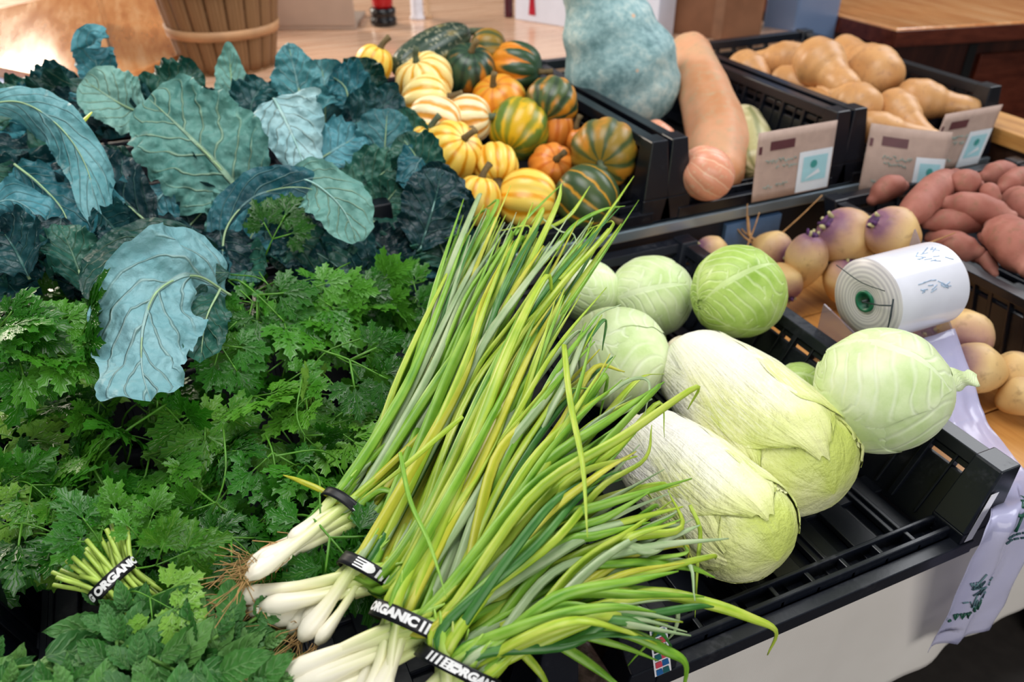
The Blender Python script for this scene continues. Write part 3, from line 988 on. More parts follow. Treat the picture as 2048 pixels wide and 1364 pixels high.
# ------------------------------------------------------------------ sweet potatoes
t_ = NT('sweet_potato_skin')
co = t_.co(); n1 = t_.noise(co, 16, 4); n2 = t_.noise(co, 80, 3)
t_.bump(n2, 0.25, 0.003)
M_swp = t_.done(t_.mix(t_.smooth(n2, 0.5, 0.8), t_.ramp(n1, [(0.28, col('#8a4f42')), (0.5, col('#a4695c')), (0.72, col('#b98476'))]), col('#8d6450')), 0.6, 0.25)
SWP = [  # from, to, radius px, z, label
    ((1752, 398), (1800, 376), 25, 0.135, 0.150, 'small pointed sweet potato standing against the curved price card'),
    ((1812, 440), (1905, 356), 36, 0.150, 0.175, 'long sweet potato slanting up towards the price cards'),
    ((1915, 378), (1945, 374), 29, 0.175, 0.180, 'sweet potato seen end-on above the middle of the pile'),
    ((1975, 356), (2010, 352), 31, 0.165, 0.165, 'sweet potato at the back edge of the pile'),
    ((2008, 378), (2075, 356), 24, 0.175, 0.175, 'slim sweet potato at the back right of the pile'),
    ((1980, 388), (1990, 408), 18, 0.180, 0.170, 'thumb-sized sweet potato wedged in the middle of the pile'),
    ((1900, 408), (2010, 432), 30, 0.165, 0.160, 'long sweet potato lying across the middle of the pile'),
    ((1862, 444), (1985, 440), 29, 0.140, 0.140, 'dark sweet potato lying crosswise below the middle one'),
    ((1872, 478), (1948, 502), 29, 0.115, 0.120, 'sweet potato lying along the left wall of its crate'),
    ((1995, 462), (2052, 530), 44, 0.145, 0.140, 'thickest sweet potato at the right front of the pile'),
    ((2025, 400), (2060, 430), 32, 0.160, 0.160, 'sweet potato at the right edge behind the thickest one'),
    ((1962, 474), (1974, 490), 13, 0.125, 0.120, 'tiny brown sweet potato stub between two larger ones'),
    ((1950, 520), (1985, 545), 16, 0.105, 0.100, 'thin sweet potato low against the crate wall'),
    ((1840, 400), (1880, 395), 25, 0.125, 0.130, 'sweet potato underneath the long slanting one'),
]
rg = random.Random(11)
for f, g, rp, za, zb, lab in SWP:
    A, B = at(*f, z=za), at(*g, z=zb)
    r = px2m(rp, A)
    d = B - A
    mid = (A + B) / 2 + UP * 0.006 + rv(rg, 0.006)
    profile_thing('sweet_potato', 'sweet potato', lab, [A - d.normalized() * r * 0.4, mid, B + d.normalized() * r * 0.4], [r * 0.45, r * 0.9, r * 1.0, r * 0.88, r * 0.42], M_swp,
                  'sweet potatoes in the crate', n=24, k=20, warts=0.07, seed=rp)

# ------------------------------------------------------------------ rutabagas
def ruta_skin():
    t = NT('rutabaga_skin')
    uv = t.n('ShaderNodeSeparateXYZ', {0: t.n('ShaderNodeTexCoord').outputs['UV']})
    n1 = t.noise(t.co(), 22, 4); n2 = t.noise(t.co(), 70, 3)
    v = t.math('ADD', uv.outputs[1], t.math('MULTIPLY', t.math('SUBTRACT', n1, 0.5), 0.35))
    c = t.ramp(v, [(0.25, col('#cda368')), (0.5, col('#dbb980')), (0.68, col('#c29a7c')), (0.86, col('#825a70'))])
    c = t.mix(t.math('MULTIPLY', t.smooth(n2, 0.55, 0.75), 0.5), c, col('#8d6c48'))
    t.bump(n2, 0.2, 0.003)
    return t.done(c, 0.5, 0.35)


M_rut = ruta_skin()
M_rcrown = plain('rutabaga_crown', '#54305e', 0.6, 0.3, 0.45, 90)
M_rleaf = plain('rutabaga_leaf_scar', '#b5ad7e', 0.6, 0.3, 0.2, 60)
M_root = plain('thin_root', '#b98d5e', 0.7, 0.2, 0.2, 60)
RUT = [  # px, py, r px, z, crown direction in view, root length, label
    (1612, 520, 42, 0.078, (0.05, 0.9, 0.3), 0.0, 'upright rutabaga with purple shoulders right of the green cabbage', 1.3),
    (1692, 474, 58, 0.110, (-0.75, 0.5, 0.2), 0.05, 'large pale rutabaga with its purple crown to the left', 1.0),
    (1786, 466, 52, 0.140, (-0.85, 0.45, 0.2), 0.04, 'rutabaga at the foot of the sweet potato crate, just behind the bag roll', 1.05),
    (1566, 566, 38, 0.048, (0.45, -0.75, 0.4), 0.0, 'rutabaga between the green cabbage and the upright rutabaga', 1.0),
    (1545, 500, 40, 0.055, (0.5, -0.2, 0.5), 0.05, 'brown hairy rutabaga behind the green cabbage', 1.0),
    (1425, 505, 33, 0.055, (-0.8, 0.25, 0.3), 0.10, 'rutabaga with long curled roots at the back corner behind the green cabbage', 1.1),
    (1690, 560, 44, 0.050, (0.1, 0.85, 0.4), 0.0, 'rutabaga partly covered by the bag roll', 1.0),
    (1925, 672, 57, 0.062, (0.4, -0.5, 0.75), 0.0, 'purple-brown rutabaga with its pale crown scar facing out, right of the bag roll', 1.0),
    (1952, 737, 52, 0.055, (-0.8, 0.2, 0.1), 0.05, 'golden rutabaga in front of the purple-brown one', 1.15),
    (2030, 746, 44, 0.045, (0.7, 0.5, -0.2), 0.02, 'golden rutabaga at the right edge of the photo', 1.0),
    (2042, 792, 42, 0.030, (0.6, 0.3, 0.2), 0.0, 'pale rutabaga nearest the empty front of the shelf', 1.0),
    (1868, 690, 44, 0.040, (-0.4, 0.6, 0.5), 0.0, 'rutabaga low under the right end of the bag roll', 1.0),
]
rg = random.Random(5)
for px, py, rp, z, ax, root, lab, el in RUT:
    p = at(px, py, z=z)
    r = px2m(rp, p)
    a = viewdir(p, ax).normalized()
    t = thing('rutabaga', lab, 'rutabaga', p - UP * r, 'rutabagas heaped on the shelf')
    M = frame(a, Vector((1, 0.2, 0.1)), p)
    b = MB(); ovoid(b, M, r, el, 0, 0, 30, 20, 0.03, 0.0, warts=0.03, seed=rp)
    for i in range(len(b.v)):       # taper to the root
        h = (b.v[i] - p).dot(a)
        if h < 0:
            f = min(1, -h / (r * el))
            o_ = p + a * h
            b.v[i] = o_ + (b.v[i] - o_) * (1 - 0.25 * f) - a * (0.18 * r * f * f)
    b.build('root_body', M_rut, t)
    b = MB()
    for k in range(5):
        g = 2 * PI * k / 5 + rg.random()
        q = p + a * (r * el * 0.93) + (M.to_3x3() @ Vector((math.cos(g), math.sin(g), 0))) * (r * 0.20)
        e = q + a * r * rg.uniform(0.10, 0.30) + (M.to_3x3() @ Vector((math.cos(g), math.sin(g), 0))) * (r * 0.10)
        b.tube([q - a * 0.004, (q + e) / 2, e], [r * .10, r * .08, r * .05], 6, m=0 if k % 2 else 1)
    b.tube([p + a * (r * el * 0.86), p + a * (r * el * 1.04)], [r * .34, r * .22], 10)
    b.build('crown', [M_rcrown, M_rleaf], t)
    if root:
        b = MB()
        for k in range(4):
            q = p - a * (r * el * 1.05) + rv(rg, 0.006)
            d = -a + rv(rg, 0.35)
            d2 = d + rv(rg, 0.9) + UP * 0.5
            b.tube(catmull([q + a * 0.015, q + d * root * 0.4, q + (d + d2) * root * 0.45, q + d * root * .4 + d2 * root * 0.8], 10), [0.0028 - 0.0002 * i for i in range(11)], 5)
        b.build('rootlets', M_root, t)
p = at(1690, 400, z=0.15)

# ------------------------------------------------------------------ cabbages
def cabbage_mat(name, pale, mid, deep, yellow, vein='#eef3dc'):
    t = NT(name)
    vm, sv, mr, u, v, nz = vein_mask(t, 8.5, 3.4, 0.20, 0.10, 0.4, 3.0)
    n1 = t.noise(t.co(), 11, 3); n2 = t.noise(t.co(), 38, 4, 0.6)
    c = t.ramp(t.math('ADD', t.math('MULTIPLY', n1, 0.65), t.math('MULTIPLY', n2, 0.35)), [(0.32, col(deep)), (0.5, col(mid)), (0.64, col(pale))])
    c = t.mix(t.math('MULTIPLY', t.smooth(t.noise(t.co(), 5, 2), 0.52, 0.72), 0.6), c, col(yellow))
    c = t.mix(t.math('MULTIPLY', vm, 0.34), c, col(vein))
    nr = t.bump(t.math('ADD', t.math('MULTIPLY', vm, 0.6), t.math('MULTIPLY', n2, 0.5)), 0.35, 0.004)
    t.done(c, 0.42, 0.4)
    t.set(t.b.inputs['Subsurface Weight'], 0.12)
    t.b.inputs['Subsurface Radius'].default_value = (0.02, 0.02, 0.008)
    t.b.inputs['Subsurface Scale'].default_value = 0.5
    return t.m


CAB_P = cabbage_mat('cabbage_pale', '#e6efcd', '#d7e5b4', '#b9d189', '#dfe3a4')
CAB_G = cabbage_mat('cabbage_green', '#cfe09a', '#b3ce6e', '#88ab3e', '#c8cf66', '#e3edc0')


def cabbage(label, p, r, pole, m, seed, squash_=0.93, leaves=6, tip=None):
    t = thing('cabbage', label, 'cabbage', p - UP * r, 'round cabbages in the crate')
    rg = random.Random(seed)
    M = frame(pole, Vector((0.3, 0.2, 1)), p)
    M3 = M.to_3x3()
    def surf(psi, az, k=1.0):
        d = Vector((math.sin(psi) * math.cos(az), math.sin(psi) * math.sin(az), math.cos(psi)))
        q = 1 + 0.035 * noise.noise(d * 1.7 + Vector((seed * 2.3, 0, 0))) + 0.008 * noise.noise(d * 7 + Vector((0, seed, 0)))
        d = M3 @ d
        d.z *= squash_
        return p + d * (r * q * k)
    b = MB()
    b.grid(lambda u, v: surf(PI * (0.001 + 0.998 * v), 2 * PI * u, 0.972), 44, 26, closed_u=True)
    b.build('head', m, t)
    for k in range(leaves):
        az0 = 2 * PI * (k * 0.382 + 0.1) + rg.uniform(-.3, .3)
        ext = rg.uniform(1.9, 2.35)
        span = rg.uniform(1.15, 1.5)
        lay = 0.980 + 0.009 * (leaves - k) / leaves * 2.2
        ph = rg.uniform(0, 6)
        b = MB()
        def fn(u, v):
            x = 2 * u - 1
            wv = min(1.0, (v + 0.02) * 3.2) ** 0.5 * (1 - max(0, v - 0.72) ** 2 * 5.5)
            psi = 0.12 + (ext * (1 - 0.13 * x * x)) * v + 0.03 * math.sin(9 * x + ph) * v
            az = az0 + span * x * wv * (0.55 + 0.45 / max(0.35, math.sin(min(max(psi, .2), PI - .2))))
            kk = lay + 0.018 * math.exp(-(x / 0.06) ** 2) * (1 - v) + abs(x) ** 8 * (-0.016 + 0.008 * math.sin(7 * v + ph)) - 0.012 * v ** 10
            kk += 0.006 * noise.noise(Vector((x * 3, v * 5, seed + k))) + 0.003 * math.sin(abs(x) * 9 - v * 16)
            return surf(min(psi, PI - 0.02), az, kk)
        b.grid(fn, 26, 26)
        b.build('wrapper_leaf', m, t)
    if tip:
        b = MB()
        q0 = p + tip[0].normalized() * (r * 0.9)
        q1 = q0 + tip[1]
        sd = (q1 - q0).cross(UP).normalized()
        def fn(u, v):
            x = 2 * u - 1
            w_ = r * 0.22 * (1 - v ** 2 * 0.6)
            return q0.lerp(q1, v) + sd * 0 + UP.cross(sd).normalized() * 0 + (UP * (x * w_)) + sd * (0.012 * math.cos(x * 1.5) + 0.004 * math.sin(9 * v + 4 * x))
        b.grid(fn, 10, 10)
        b.build('loose_leaf', m, t)
    return t


def cab_at(px, py, rp, z):
    p = at(px, py, z=z)
    return p, px2m(rp, p)


p, r = cab_at(1232, 716, 110, 0.088); cabbage('pale round cabbage touched by the scallion tips, left of the upper napa', p, r, viewdir(p, (-0.6, 0.1, -0.4)), CAB_P, 1)
p, r = cab_at(1176, 582, 66, 0.095); cabbage('cabbage half hidden behind the scallion tips at the back of the crate', p, r, viewdir(p, (-0.3, 0.5, 0.6)), CAB_P, 2)
p, r = cab_at(1304, 592, 86, 0.085); cabbage('pale cabbage at the back, left of the green one', p, r, viewdir(p, (-0.8, -0.1, 0.25)), CAB_P, 3)
p, r = cab_at(1478, 584, 96, 0.138); cabbage('greenest round cabbage, leaning on the crate wall beside the rutabagas', p, r, viewdir(p, (-0.85, -0.3, 0.42)), CAB_G, 4, 0.97)
p, r = cab_at(1766, 782, 133, 0.146); r *= 0.985
cabbage('largest pale cabbage at the front right corner of the crate, below the bag roll', p, r, viewdir(p, (-0.85, 0.45, -0.30)), CAB_P, 5, 0.95, tip=(VR + UP * 0.22, VR * 0.034 + UP * 0.004))
p, r = cab_at(1598, 768, 46, 0.055); cabbage('small green cabbage wedged behind the largest pale one', p, r, viewdir(p, (-0.5, 0.4, 0.4)), CAB_G, 6, leaves=3)


def napa_mat():
    t = NT('napa_leaf')
    uv = t.n('ShaderNodeTexCoord').outputs['UV']
    s = t.n('ShaderNodeSeparateXYZ', {0: uv})
    u, v = s.outputs[0], s.outputs[1]
    st = t.noise(t.n('ShaderNodeMapping', {'Vector': uv, 'Scale': (26, 3.2, 1)}).outputs[0], 1.0, 3, 0.55)
    st2 = t.noise(t.n('ShaderNodeMapping', {'Vector': uv, 'Scale': (60, 14, 1)}).outputs[0], 1.0, 3, 0.6)
    n1 = t.noise(t.co(), 13, 3)
    # white rib from the butt, fading into yellow-green ruffles
    a = t.math('MULTIPLY', t.math('ABSOLUTE', t.math('SUBTRACT', u, 0.5)), 2.0)
    g = t.math('ADD', t.math('MULTIPLY', v, 0.55), t.math('MULTIPLY', a, 0.28))
    g = t.math('ADD', g, t.math('MULTIPLY', t.math('SUBTRACT', n1, 0.5), 0.7))
    c = t.ramp(g, [(0.12, col('#f1ece6')), (0.36, col('#ebead0')), (0.56, col('#e0e2a4')), (0.80, col('#c3cf6a'))])
    line = t.smooth(t.math('ABSOLUTE', t.math('SUBTRACT', st, 0.5)), 0.0, 0.05)
    c = t.mix(t.math('MULTIPLY', t.math('MULTIPLY', t.math('SUBTRACT', 1.0, line), 0.5), t.math('SUBTRACT', 1.0, t.smooth(v, 0.62, 0.92))), c, col('#f3f1e4'))
    c = t.mix(t.math('MULTIPLY', t.smooth(st2, 0.60, 0.75), t.math('MULTIPLY', t.smooth(g, 0.3, 0.6), 0.5)), c, col('#b7c24e'))
    t.bump(t.math('ADD', t.math('MULTIPLY', st, 0.5), t.math('MULTIPLY', t.noise(t.co(), 42, 4, 0.65), 1.0)), 0.7, 0.008)
    t.done(c, 0.45, 0.35)
    t.set(t.b.inputs['Subsurface Weight'], 0.12)
    t.b.inputs['Subsurface Radius'].default_value = (0.02, 0.02, 0.01)
    t.b.inputs['Subsurface Scale'].default_value = 0.5
    return t.m


M_napa = napa_mat()


def napa(label, A, B, r, seed):
    """butt at A, leaf tips at B"""
    t = thing('napa_cabbage', label, 'napa cabbage', (A + B) / 2 - UP * r, 'napa cabbages in the crate')
    rg = random.Random(seed)
    ax = (B - A); L = ax.length; ax.normalize()
    M3 = frame(ax, UP).to_3x3()
    def rad(h):
        if h < 0.16:
            return math.sqrt(max(0, 1 - (1 - h / 0.16) ** 2)) * 0.80 + 0.02
        if h < 0.5:
            return 0.82 + 0.18 * math.sin((h - 0.16) / 0.34 * PI / 2)
        if h < 0.76:
            return 1.0
        return math.sqrt(max(0.0, 1 - ((h - 0.76) / 0.24) ** 2.4))
    def surf(h, az, k):
        q = rad(min(max(h, 0), 1)) * r * k
        d = Vector((math.cos(az), math.sin(az) , 0))
        q *= 1 + 0.05 * noise.noise(Vector((d.x * 1.3, d.y * 1.3, h * 2.2 + seed))) + (0.035 * noise.noise(Vector((d.x * 4.5, d.y * 4.5, h * 5 + seed))) + 0.02 * noise.noise(Vector((d.x * 11, d.y * 11, h * 12 + seed)))) * min(1, max(0, h - 0.3) * 2.2)
        d = M3 @ d
        d.z *= 0.94
        return A + ax * (L * h) + d * q
    b = MB(); b.grid(lambda u, v: surf(0.002 + 0.998 * v, 2 * PI * u, 0.955), 48, 30, closed_u=True); b.build('head', M_napa, t)
    nl = 8
    for k in range(nl):
        az0 = 2 * PI * k * 0.382 + rg.uniform(-.25, .25) + 0.7
        span = rg.uniform(0.95, 1.25)
        h1 = rg.uniform(0.90, 0.97) if k % 2 else rg.uniform(0.76, 0.92)
        lay = 0.958 + 0.062 * (k + 1) / nl
        ph = rg.uniform(0, 6)
        b = MB()
        def fn(u, v):
            x = 2 * u - 1
            wv = (0.55 + 0.45 * min(1, v * 1.6)) * (1 - 0.55 * max(0, (v - 0.80) / 0.2) ** 2)
            h = 0.015 + (h1 - 0.015) * v * (1 - 0.10 * x * x) + 0.009 * math.sin(11 * x + ph) * v ** 5
            e = abs(x) ** 5
            kk = lay + 0.022 * math.exp(-(x / 0.22) ** 2) * (1 - v) + e * (-0.012 + 0.010 * math.sin(24 * v + ph))
            nn = noise.noise(Vector((x * 5.5 + noise.noise(Vector((v * 6, x * 2, seed))) * 0.8, v * 3.0, seed * 1.7 + k)))
            nf = noise.noise(Vector((x * 12, v * 9.0, seed * 1.7 + k)))
            kk += (0.018 * abs(nn) - 0.004) * (0.25 + 0.75 * v) + 0.008 * nf * v ** 1.5 + 0.030 * max(0, v - 0.86) * 7 * (-0.2 + 0.7 * math.sin(17 * x + ph + 3 * nf))
            return surf(h, az0 + span * x * wv, kk)
        b.grid(fn, 46, 46)
        b.build('wrapper_leaf', M_napa, t)
    b = MB()
    b.lathe([(0.002, -0.012), (r * 0.30, -0.010), (r * 0.36, 0.004), (r * 0.5, 0.02)], 24, frame(ax, UP, A))
    b.build('butt_end', plain('napa_butt', '#ded3bd', 0.6, 0.2, 0.12, 60), t)


A, B = at(1362, 706, z=0.082), at(1668, 988, z=0.082)
napa('upper napa cabbage, the larger of the two, white butt end touching the green cabbage', A, B, px2m(122, (A + B) / 2), 3)
A, B = at(1268, 862, z=0.072), at(1556, 1122, z=0.072)
napa('lower napa cabbage at the front of the crate with scallion leaves over its left end', A, B, px2m(112, (A + B) / 2), 8)

# ------------------------------------------------------------------ bag roll on its stand, with one bag pulled out
def film(name, c, tr, rough=0.18):
    t = NT(name)
    n = t.noise(t.co(), 30, 3)
    t.bump(n, 0.25, 0.003)
    t.done(col(c), rough, 0.6)
    tb = t.n('ShaderNodeBsdfTransparent'); mx = t.n('ShaderNodeMixShader')
    mx.inputs[0].default_value = tr
    t.t.links.new(t.b.outputs[0], mx.inputs[1]); t.t.links.new(tb.outputs[0], mx.inputs[2]); t.t.links.new(mx.outputs[0], t.out.inputs[0])
    return t.m


rl = at(1732, 602, z=0.172); rr_ = rl + Vector((0.125, 0.0, 0.0)); R0 = px2m(86, rl)
ra = (rr_ - rl).normalized()
t = thing('bag_roll', 'thick roll of clear plastic produce bags with a green core, on a clear stand', 'bag roll', (rl + rr_) / 2 - UP * R0)
M = frame(ra, UP, rl); L = (rr_ - rl).length
def roll_end():
    k = NT('roll_end')
    d = k.n('ShaderNodeVectorMath', {0: k.co()}, operation='LENGTH')
    wv = k.n('ShaderNodeTexWave', {'Vector': k.co('UV', (1, 1, 1)), 'Scale': 4.0, 'Distortion': 1.0, 'Detail': 2.0}, bands_direction='Y').outputs[1]
    return k.done(k.mix(wv, col('#aaa6ac'), col('#c9c5c6')), 0.35, 0.5)
b = MB()
b.lathe([(0.0145, -0.001), (R0 * 0.5, -0.0035), (R0 * 0.97, 0.0), (R0, 0.003)], 64, M, cap=False)
M_rend = roll_end()
b.build('roll_end', M_rend, t)
b = MB(); b.lathe([(R0, L - 0.003), (R0 * 0.97, L), (0.0145, L + 0.002)], 64, M, cap=False)
b.build('roll_end', M_rend, t)
b = MB(); b.lathe([(R0, 0.003), (R0 * 1.002, L * .3), (R0 * 1.002, L * .7), (R0, L - 0.003)], 72, M, cap=False)
o = b.build('film_winding', plain('wound_film', '#dcdde8', 0.16, 0.6, 0.05, 16, 0.08), t)
b = MB(); b.lathe([(0.0010, 0.006), (0.0105, 0.005), (0.0112, -0.004), (0.0150, -0.004), (0.0150, L + 0.004), (0.0112, L + 0.004), (0.0105, L - 0.004), (0.001, L - 0.005)], 32, M)
b.build('core', plain('green_core', '#0e6245', 0.4), t)
# faint blue printing on the roll
rg = random.Random(3)
M_bprint = plain('pale_blue_print', '#9db4cf', 0.4)
for g0, x0, sc_ in ((0.35, 0.055, 1.0), (-0.35, 0.080, 1.1)):
    b = MB()
    for k in range(15):
        gg = g0 + rg.uniform(-0.18, 0.18) * sc_; xx = x0 + rg.uniform(-0.022, 0.022)
        l = rg.uniform(0.006, 0.014); dg = rg.uniform(-0.12, 0.12)
        pth = []
        for f in (0, .5, 1):
            g = gg + dg * f
            # angle measured from 'up' towards the viewer
            d = Vector((0, -math.sin(g + 0.55), math.cos(g + 0.55)))
            pth.append(rl + ra * (xx + l * f) + d * (R0 * 1.003))
        b.tube(pth, 0.0008, 4)
    b.build('printed_emblem', M_bprint, o)
# stand: two clear end plates, a base plate and a bent wire
st = thing('roll_stand', 'clear acrylic stand holding the bag roll, with a bent wire', 'stand', ((rl + rr_) / 2).xy.to_3d() - UP * 0.011)
M_ac2 = film('stand_acrylic', '#9a8b98', 0.55, 0.08)
b = MB()
for x in (rl.x - 0.010, rr_.x + 0.006):
    b = MB()
    b.hexa([(x, rl.y - 0.055, -0.0115), (x + 0.003, rl.y - 0.055, -0.0115), (x + 0.003, rl.y + 0.06, -0.0115), (x, rl.y + 0.06, -0.0115)],
           [(x, rl.y - 0.045, rl.z - 0.055), (x + 0.003, rl.y - 0.045, rl.z - 0.055), (x + 0.003, rl.y + 0.06, rl.z - 0.035 + (0.09 if x > rl.x else 0)), (x, rl.y + 0.06, rl.z - 0.035 + (0.09 if x > rl.x else 0))])
    b.build('end_plate', M_ac2, st, False)
b = MB(); b.box(rl.x - 0.010, rr_.x + 0.009, rl.y - 0.055, rl.y + 0.06, -0.0118, -0.0085); b.build('base_plate', M_ac2, st, False)
M_wire = plain('dark_wire', '#1d2b30', 0.4)
b = MB()
xw = rl.x - 0.006
b.tube([(xw, rl.y + 0.0, rl.z), (xw - 0.004, rl.y - 0.030, rl.z + 0.012), (xw - 0.003, rl.y - 0.046, rl.z + 0.020)], 0.0011, 6)
b.tube([(xw, rl.y - 0.044, rl.z + 0.028), (xw - 0.003, rl.y - 0.050, rl.z + 0.005), (xw - 0.002, rl.y - 0.052, rl.z - 0.030), (xw, rl.y - 0.040, rl.z - 0.05)], 0.0014, 6)
b.tube([(xw, rl.y, rl.z), (rr_.x + 0.008, rr_.y, rr_.z)], 0.002, 8)
b.tube(catmull([(xw, rl.y + 0.058, rl.z + 0.028), (xw - .002, rl.y + 0.01, rl.z + 0.026), (xw - 0.002, rl.y - 0.03, rl.z + 0.033)], 8), 0.0007, 5)
b.build('wire', M_wire, st)

# pulled-out bag hanging over the front
pth = [Vector((0.885, rl.y - R0 * 0.85, 0.125)), at(1905, 800, z=0.070), at(1935, 868, z=0.050), at(2008, 955, z=0.030), at(2022, 1025, Y=0.364), at(1990, 1110, Y=0.358), at(1945, 1215, Y=0.362), at(1915, 1278, Y=0.366)]
wd = [0.115, 0.085, 0.075, 0.066, 0.094, 0.108, 0.112, 0.113]
b = MB()
sp = catmull(pth, 60)
def bagw(v):
    s = v * (len(wd) - 1); a = min(int(s), len(wd) - 2); f = s - a
    return wd[a] * (1 - f) + wd[a + 1] * f
def bag_fn(u, v):
    i = min(60, int(round(v * 60)))
    x = 2 * u - 1
    w_ = bagw(v)
    n_ = 0.0035 * math.sin(6 * x + 3 * v) * (0.4 + v) + 0.003 * noise.noise(Vector((x * 3, v * 14, 1)))
    sag = 0.0
    if v > 0.93:
        sag = -0.006 * math.sin(5 * x + 1) - 0.010 * x
    return sp[i] + Vector((x * w_ * 0.5, -n_ - 0.002, n_ * 0.5 + sag))
b.grid(bag_fn, 20, 60)
o = b.build('plastic_bag', film('bag_film', '#c9c8ea', 0.45, 0.16), None, loc=(sp[30].x, sp[30].y, sp[60].z))
o.modifiers.new('film', 'SOLIDIFY').thickness = 0.0006
tag(o, 'clear plastic bag pulled from the roll and hanging down past the crate corner', 'plastic bag')
M_gp = plain('green_print', '#15503f', 0.5)
def bag_marks(segs, rad):
    b = MB()
    for s_ in segs:
        q = []
        for (u, v) in s_:
            P = Vector(bag_fn(u, v)); q.append(P + Vector((0, -0.0016, 0)))
        b.tube(q, rad, 5)
    return b
b = bag_marks([[(0.60, 0.585), (0.72, 0.605)], [(0.86, 0.585), (0.72, 0.605)], [(0.72, 0.605), (0.68, 0.645)],
               [(0.66, 0.515), (0.76, 0.525), (0.80, 0.56), (0.70, 0.56), (0.66, 0.53)], [(0.62, 0.53), (0.84, 0.55)]], 0.0022)
b.build('printed_mark', M_gp, o)
segs = []
for k in range(26):
    u, v = rg.uniform(0.28, 0.55), rg.uniform(0.765, 0.835)
    segs.append([(u, v), (u + rg.uniform(-.05, .05), v + rg.uniform(-.012, .012)), (u + rg.uniform(-.07, .07), v + rg.uniform(-.014, .014))])
bag_marks(segs, 0.0011).build('printed_emblem', plain('faded_green_print', '#5f7f86', 0.5), o)
segs = []
for k in range(7):
    u = 0.16 + k * 0.062; v = 0.868 - k * 0.005
    segs.append([(u, v - 0.007), (u + 0.02, v + 0.007), (u + 0.035, v - 0.006)])
bag_marks(segs, 0.0019).build('printed_mark', M_gp, o)
segs = []
for rr2 in range(2):
    for k in range(5):
        u = 0.60 + k * 0.07; v = 0.665 + rr2 * 0.018
        segs.append([(u, v - 0.006), (u + 0.03, v + 0.004), (u + 0.05, v - 0.004)])
bag_marks(segs, 0.0015).build('printed_mark', plain('dark_green_print', '#33555a', 0.5), o)

# ------------------------------------------------------------------ price cards
M_maroon = plain('maroon_print', '#5b3238', 0.5)
M_teal = plain('teal_ink', '#7aa9a4', 0.6)
M_sq = plain('sticker_sky', '#a3d3de', 0.5, 0.3, 0.05)
M_dot = plain('sticker_teal_dot', '#3f9a96', 0.5)


def card(label, A, B, h, lean, bendc, seed, sx):
    """A, B bottom corners; lean = horizontal offset of the top edge"""
    t = thing('price_card', label, 'price card', (A + B) / 2, 'price cards at the squash crates')
    rg = random.Random(seed)
    n_ = (B - A).cross(UP).normalized()   # towards the viewer
    def fn(u, v, o=0.0):
        return A.lerp(B, u) + UP * (h * v) + lean * v + n_ * (bendc * math.sin(PI * u) * (1 - 0.5 * v) + o)
    b = MB(); b.grid(lambda u, v: fn(u, v), 14, 8); o = b.build('card', M_kraft, t)
    o.modifiers.new('thick', 'SOLIDIFY').thickness = 0.0012
    def patch(name, u0, u1, v0, v1, m, off, par):
        b = MB(); b.grid(lambda u, v: fn(u0 + (u1 - u0) * u, v0 + (v1 - v0) * v, off), 6, 6)
        return b.build(name, m, par)
    patch('heading_strip', 0.16, 0.47, 0.72, 0.85, M_maroon, 0.0010, t)
    patch('punch_mark', 0.02, 0.06, 0.69, 0.80, M_maroon, 0.0010, t)
    st_ = patch('sticker', sx, 0.985, 0.02, 0.62, M_white, 0.0012, t)
    patch('sticker_picture', sx + 0.06, 0.93, 0.17, 0.54, M_sq, 0.0018, st_)
    b = MB()
    q = [Vector(fn(sx + 0.20 + 0.045 * math.cos(a), 0.42 + 0.06 * math.sin(a), 0.0023)) for a in [2 * PI * k / 14 for k in range(14)]]
    b.v = q; b.face(list(range(14))); b.build('emblem', M_dot, st_, False)
    b = MB()
    q = [Vector(fn(u, v, 0.0023)) for u, v in ((sx + 0.10, 0.20), (sx + 0.30, 0.28), (sx + 0.27, 0.34), (sx + 0.14, 0.24))]
    b.v = q; b.face((0, 1, 2, 3)); b.build('white_swoosh', M_white, st_, False)
    b = MB()      # handwriting: unreadable scrawl
    for (v0, u0, u1) in ((0.56, 0.12, 0.52), (0.46, 0.22, 0.50), (0.19, 0.12, 0.40)):
        u = u0
        while u < u1:
            if rg.random() < 0.85:
                b.tube([fn(u, v0 + rg.uniform(-.03, .03), 0.001), fn(u + 0.02, v0 + rg.uniform(-.03, .04), 0.001), fn(u + 0.035, v0 + rg.uniform(-.03, .03), 0.001)], 0.0007, 4)
            u += 0.04
    b.build('handwriting', M_teal, t)
    return t


A, B = at(1503, 406, Y=1.082), at(1655, 374, Y=1.082)
B.z = A.z = (A.z + B.z) / 2
card('kraft price card upright at the front of the blue squash crate', A, B, 0.128, Vector((0, 0.012, 0)), 0.0, 1, 0.55)
A, B = at(1716, 384, Y=1.070), at(1874, 402, Y=1.000)
card('curved kraft price card behind the sweet potatoes, shining at its lower left corner', A, B, 0.130, Vector((0.012, 0.02, 0)), 0.014, 2, 0.60)
A, B = at(1842, 352, Y=1.085), at(1936, 328, Y=1.085)
B.z = A.z
card('kraft price card tucked behind the curved one at the crate corner', A, B + Vector((0.03, 0, 0)), 0.120, Vector((0.035, 0.012, 0)), 0.0, 3, 0.58)

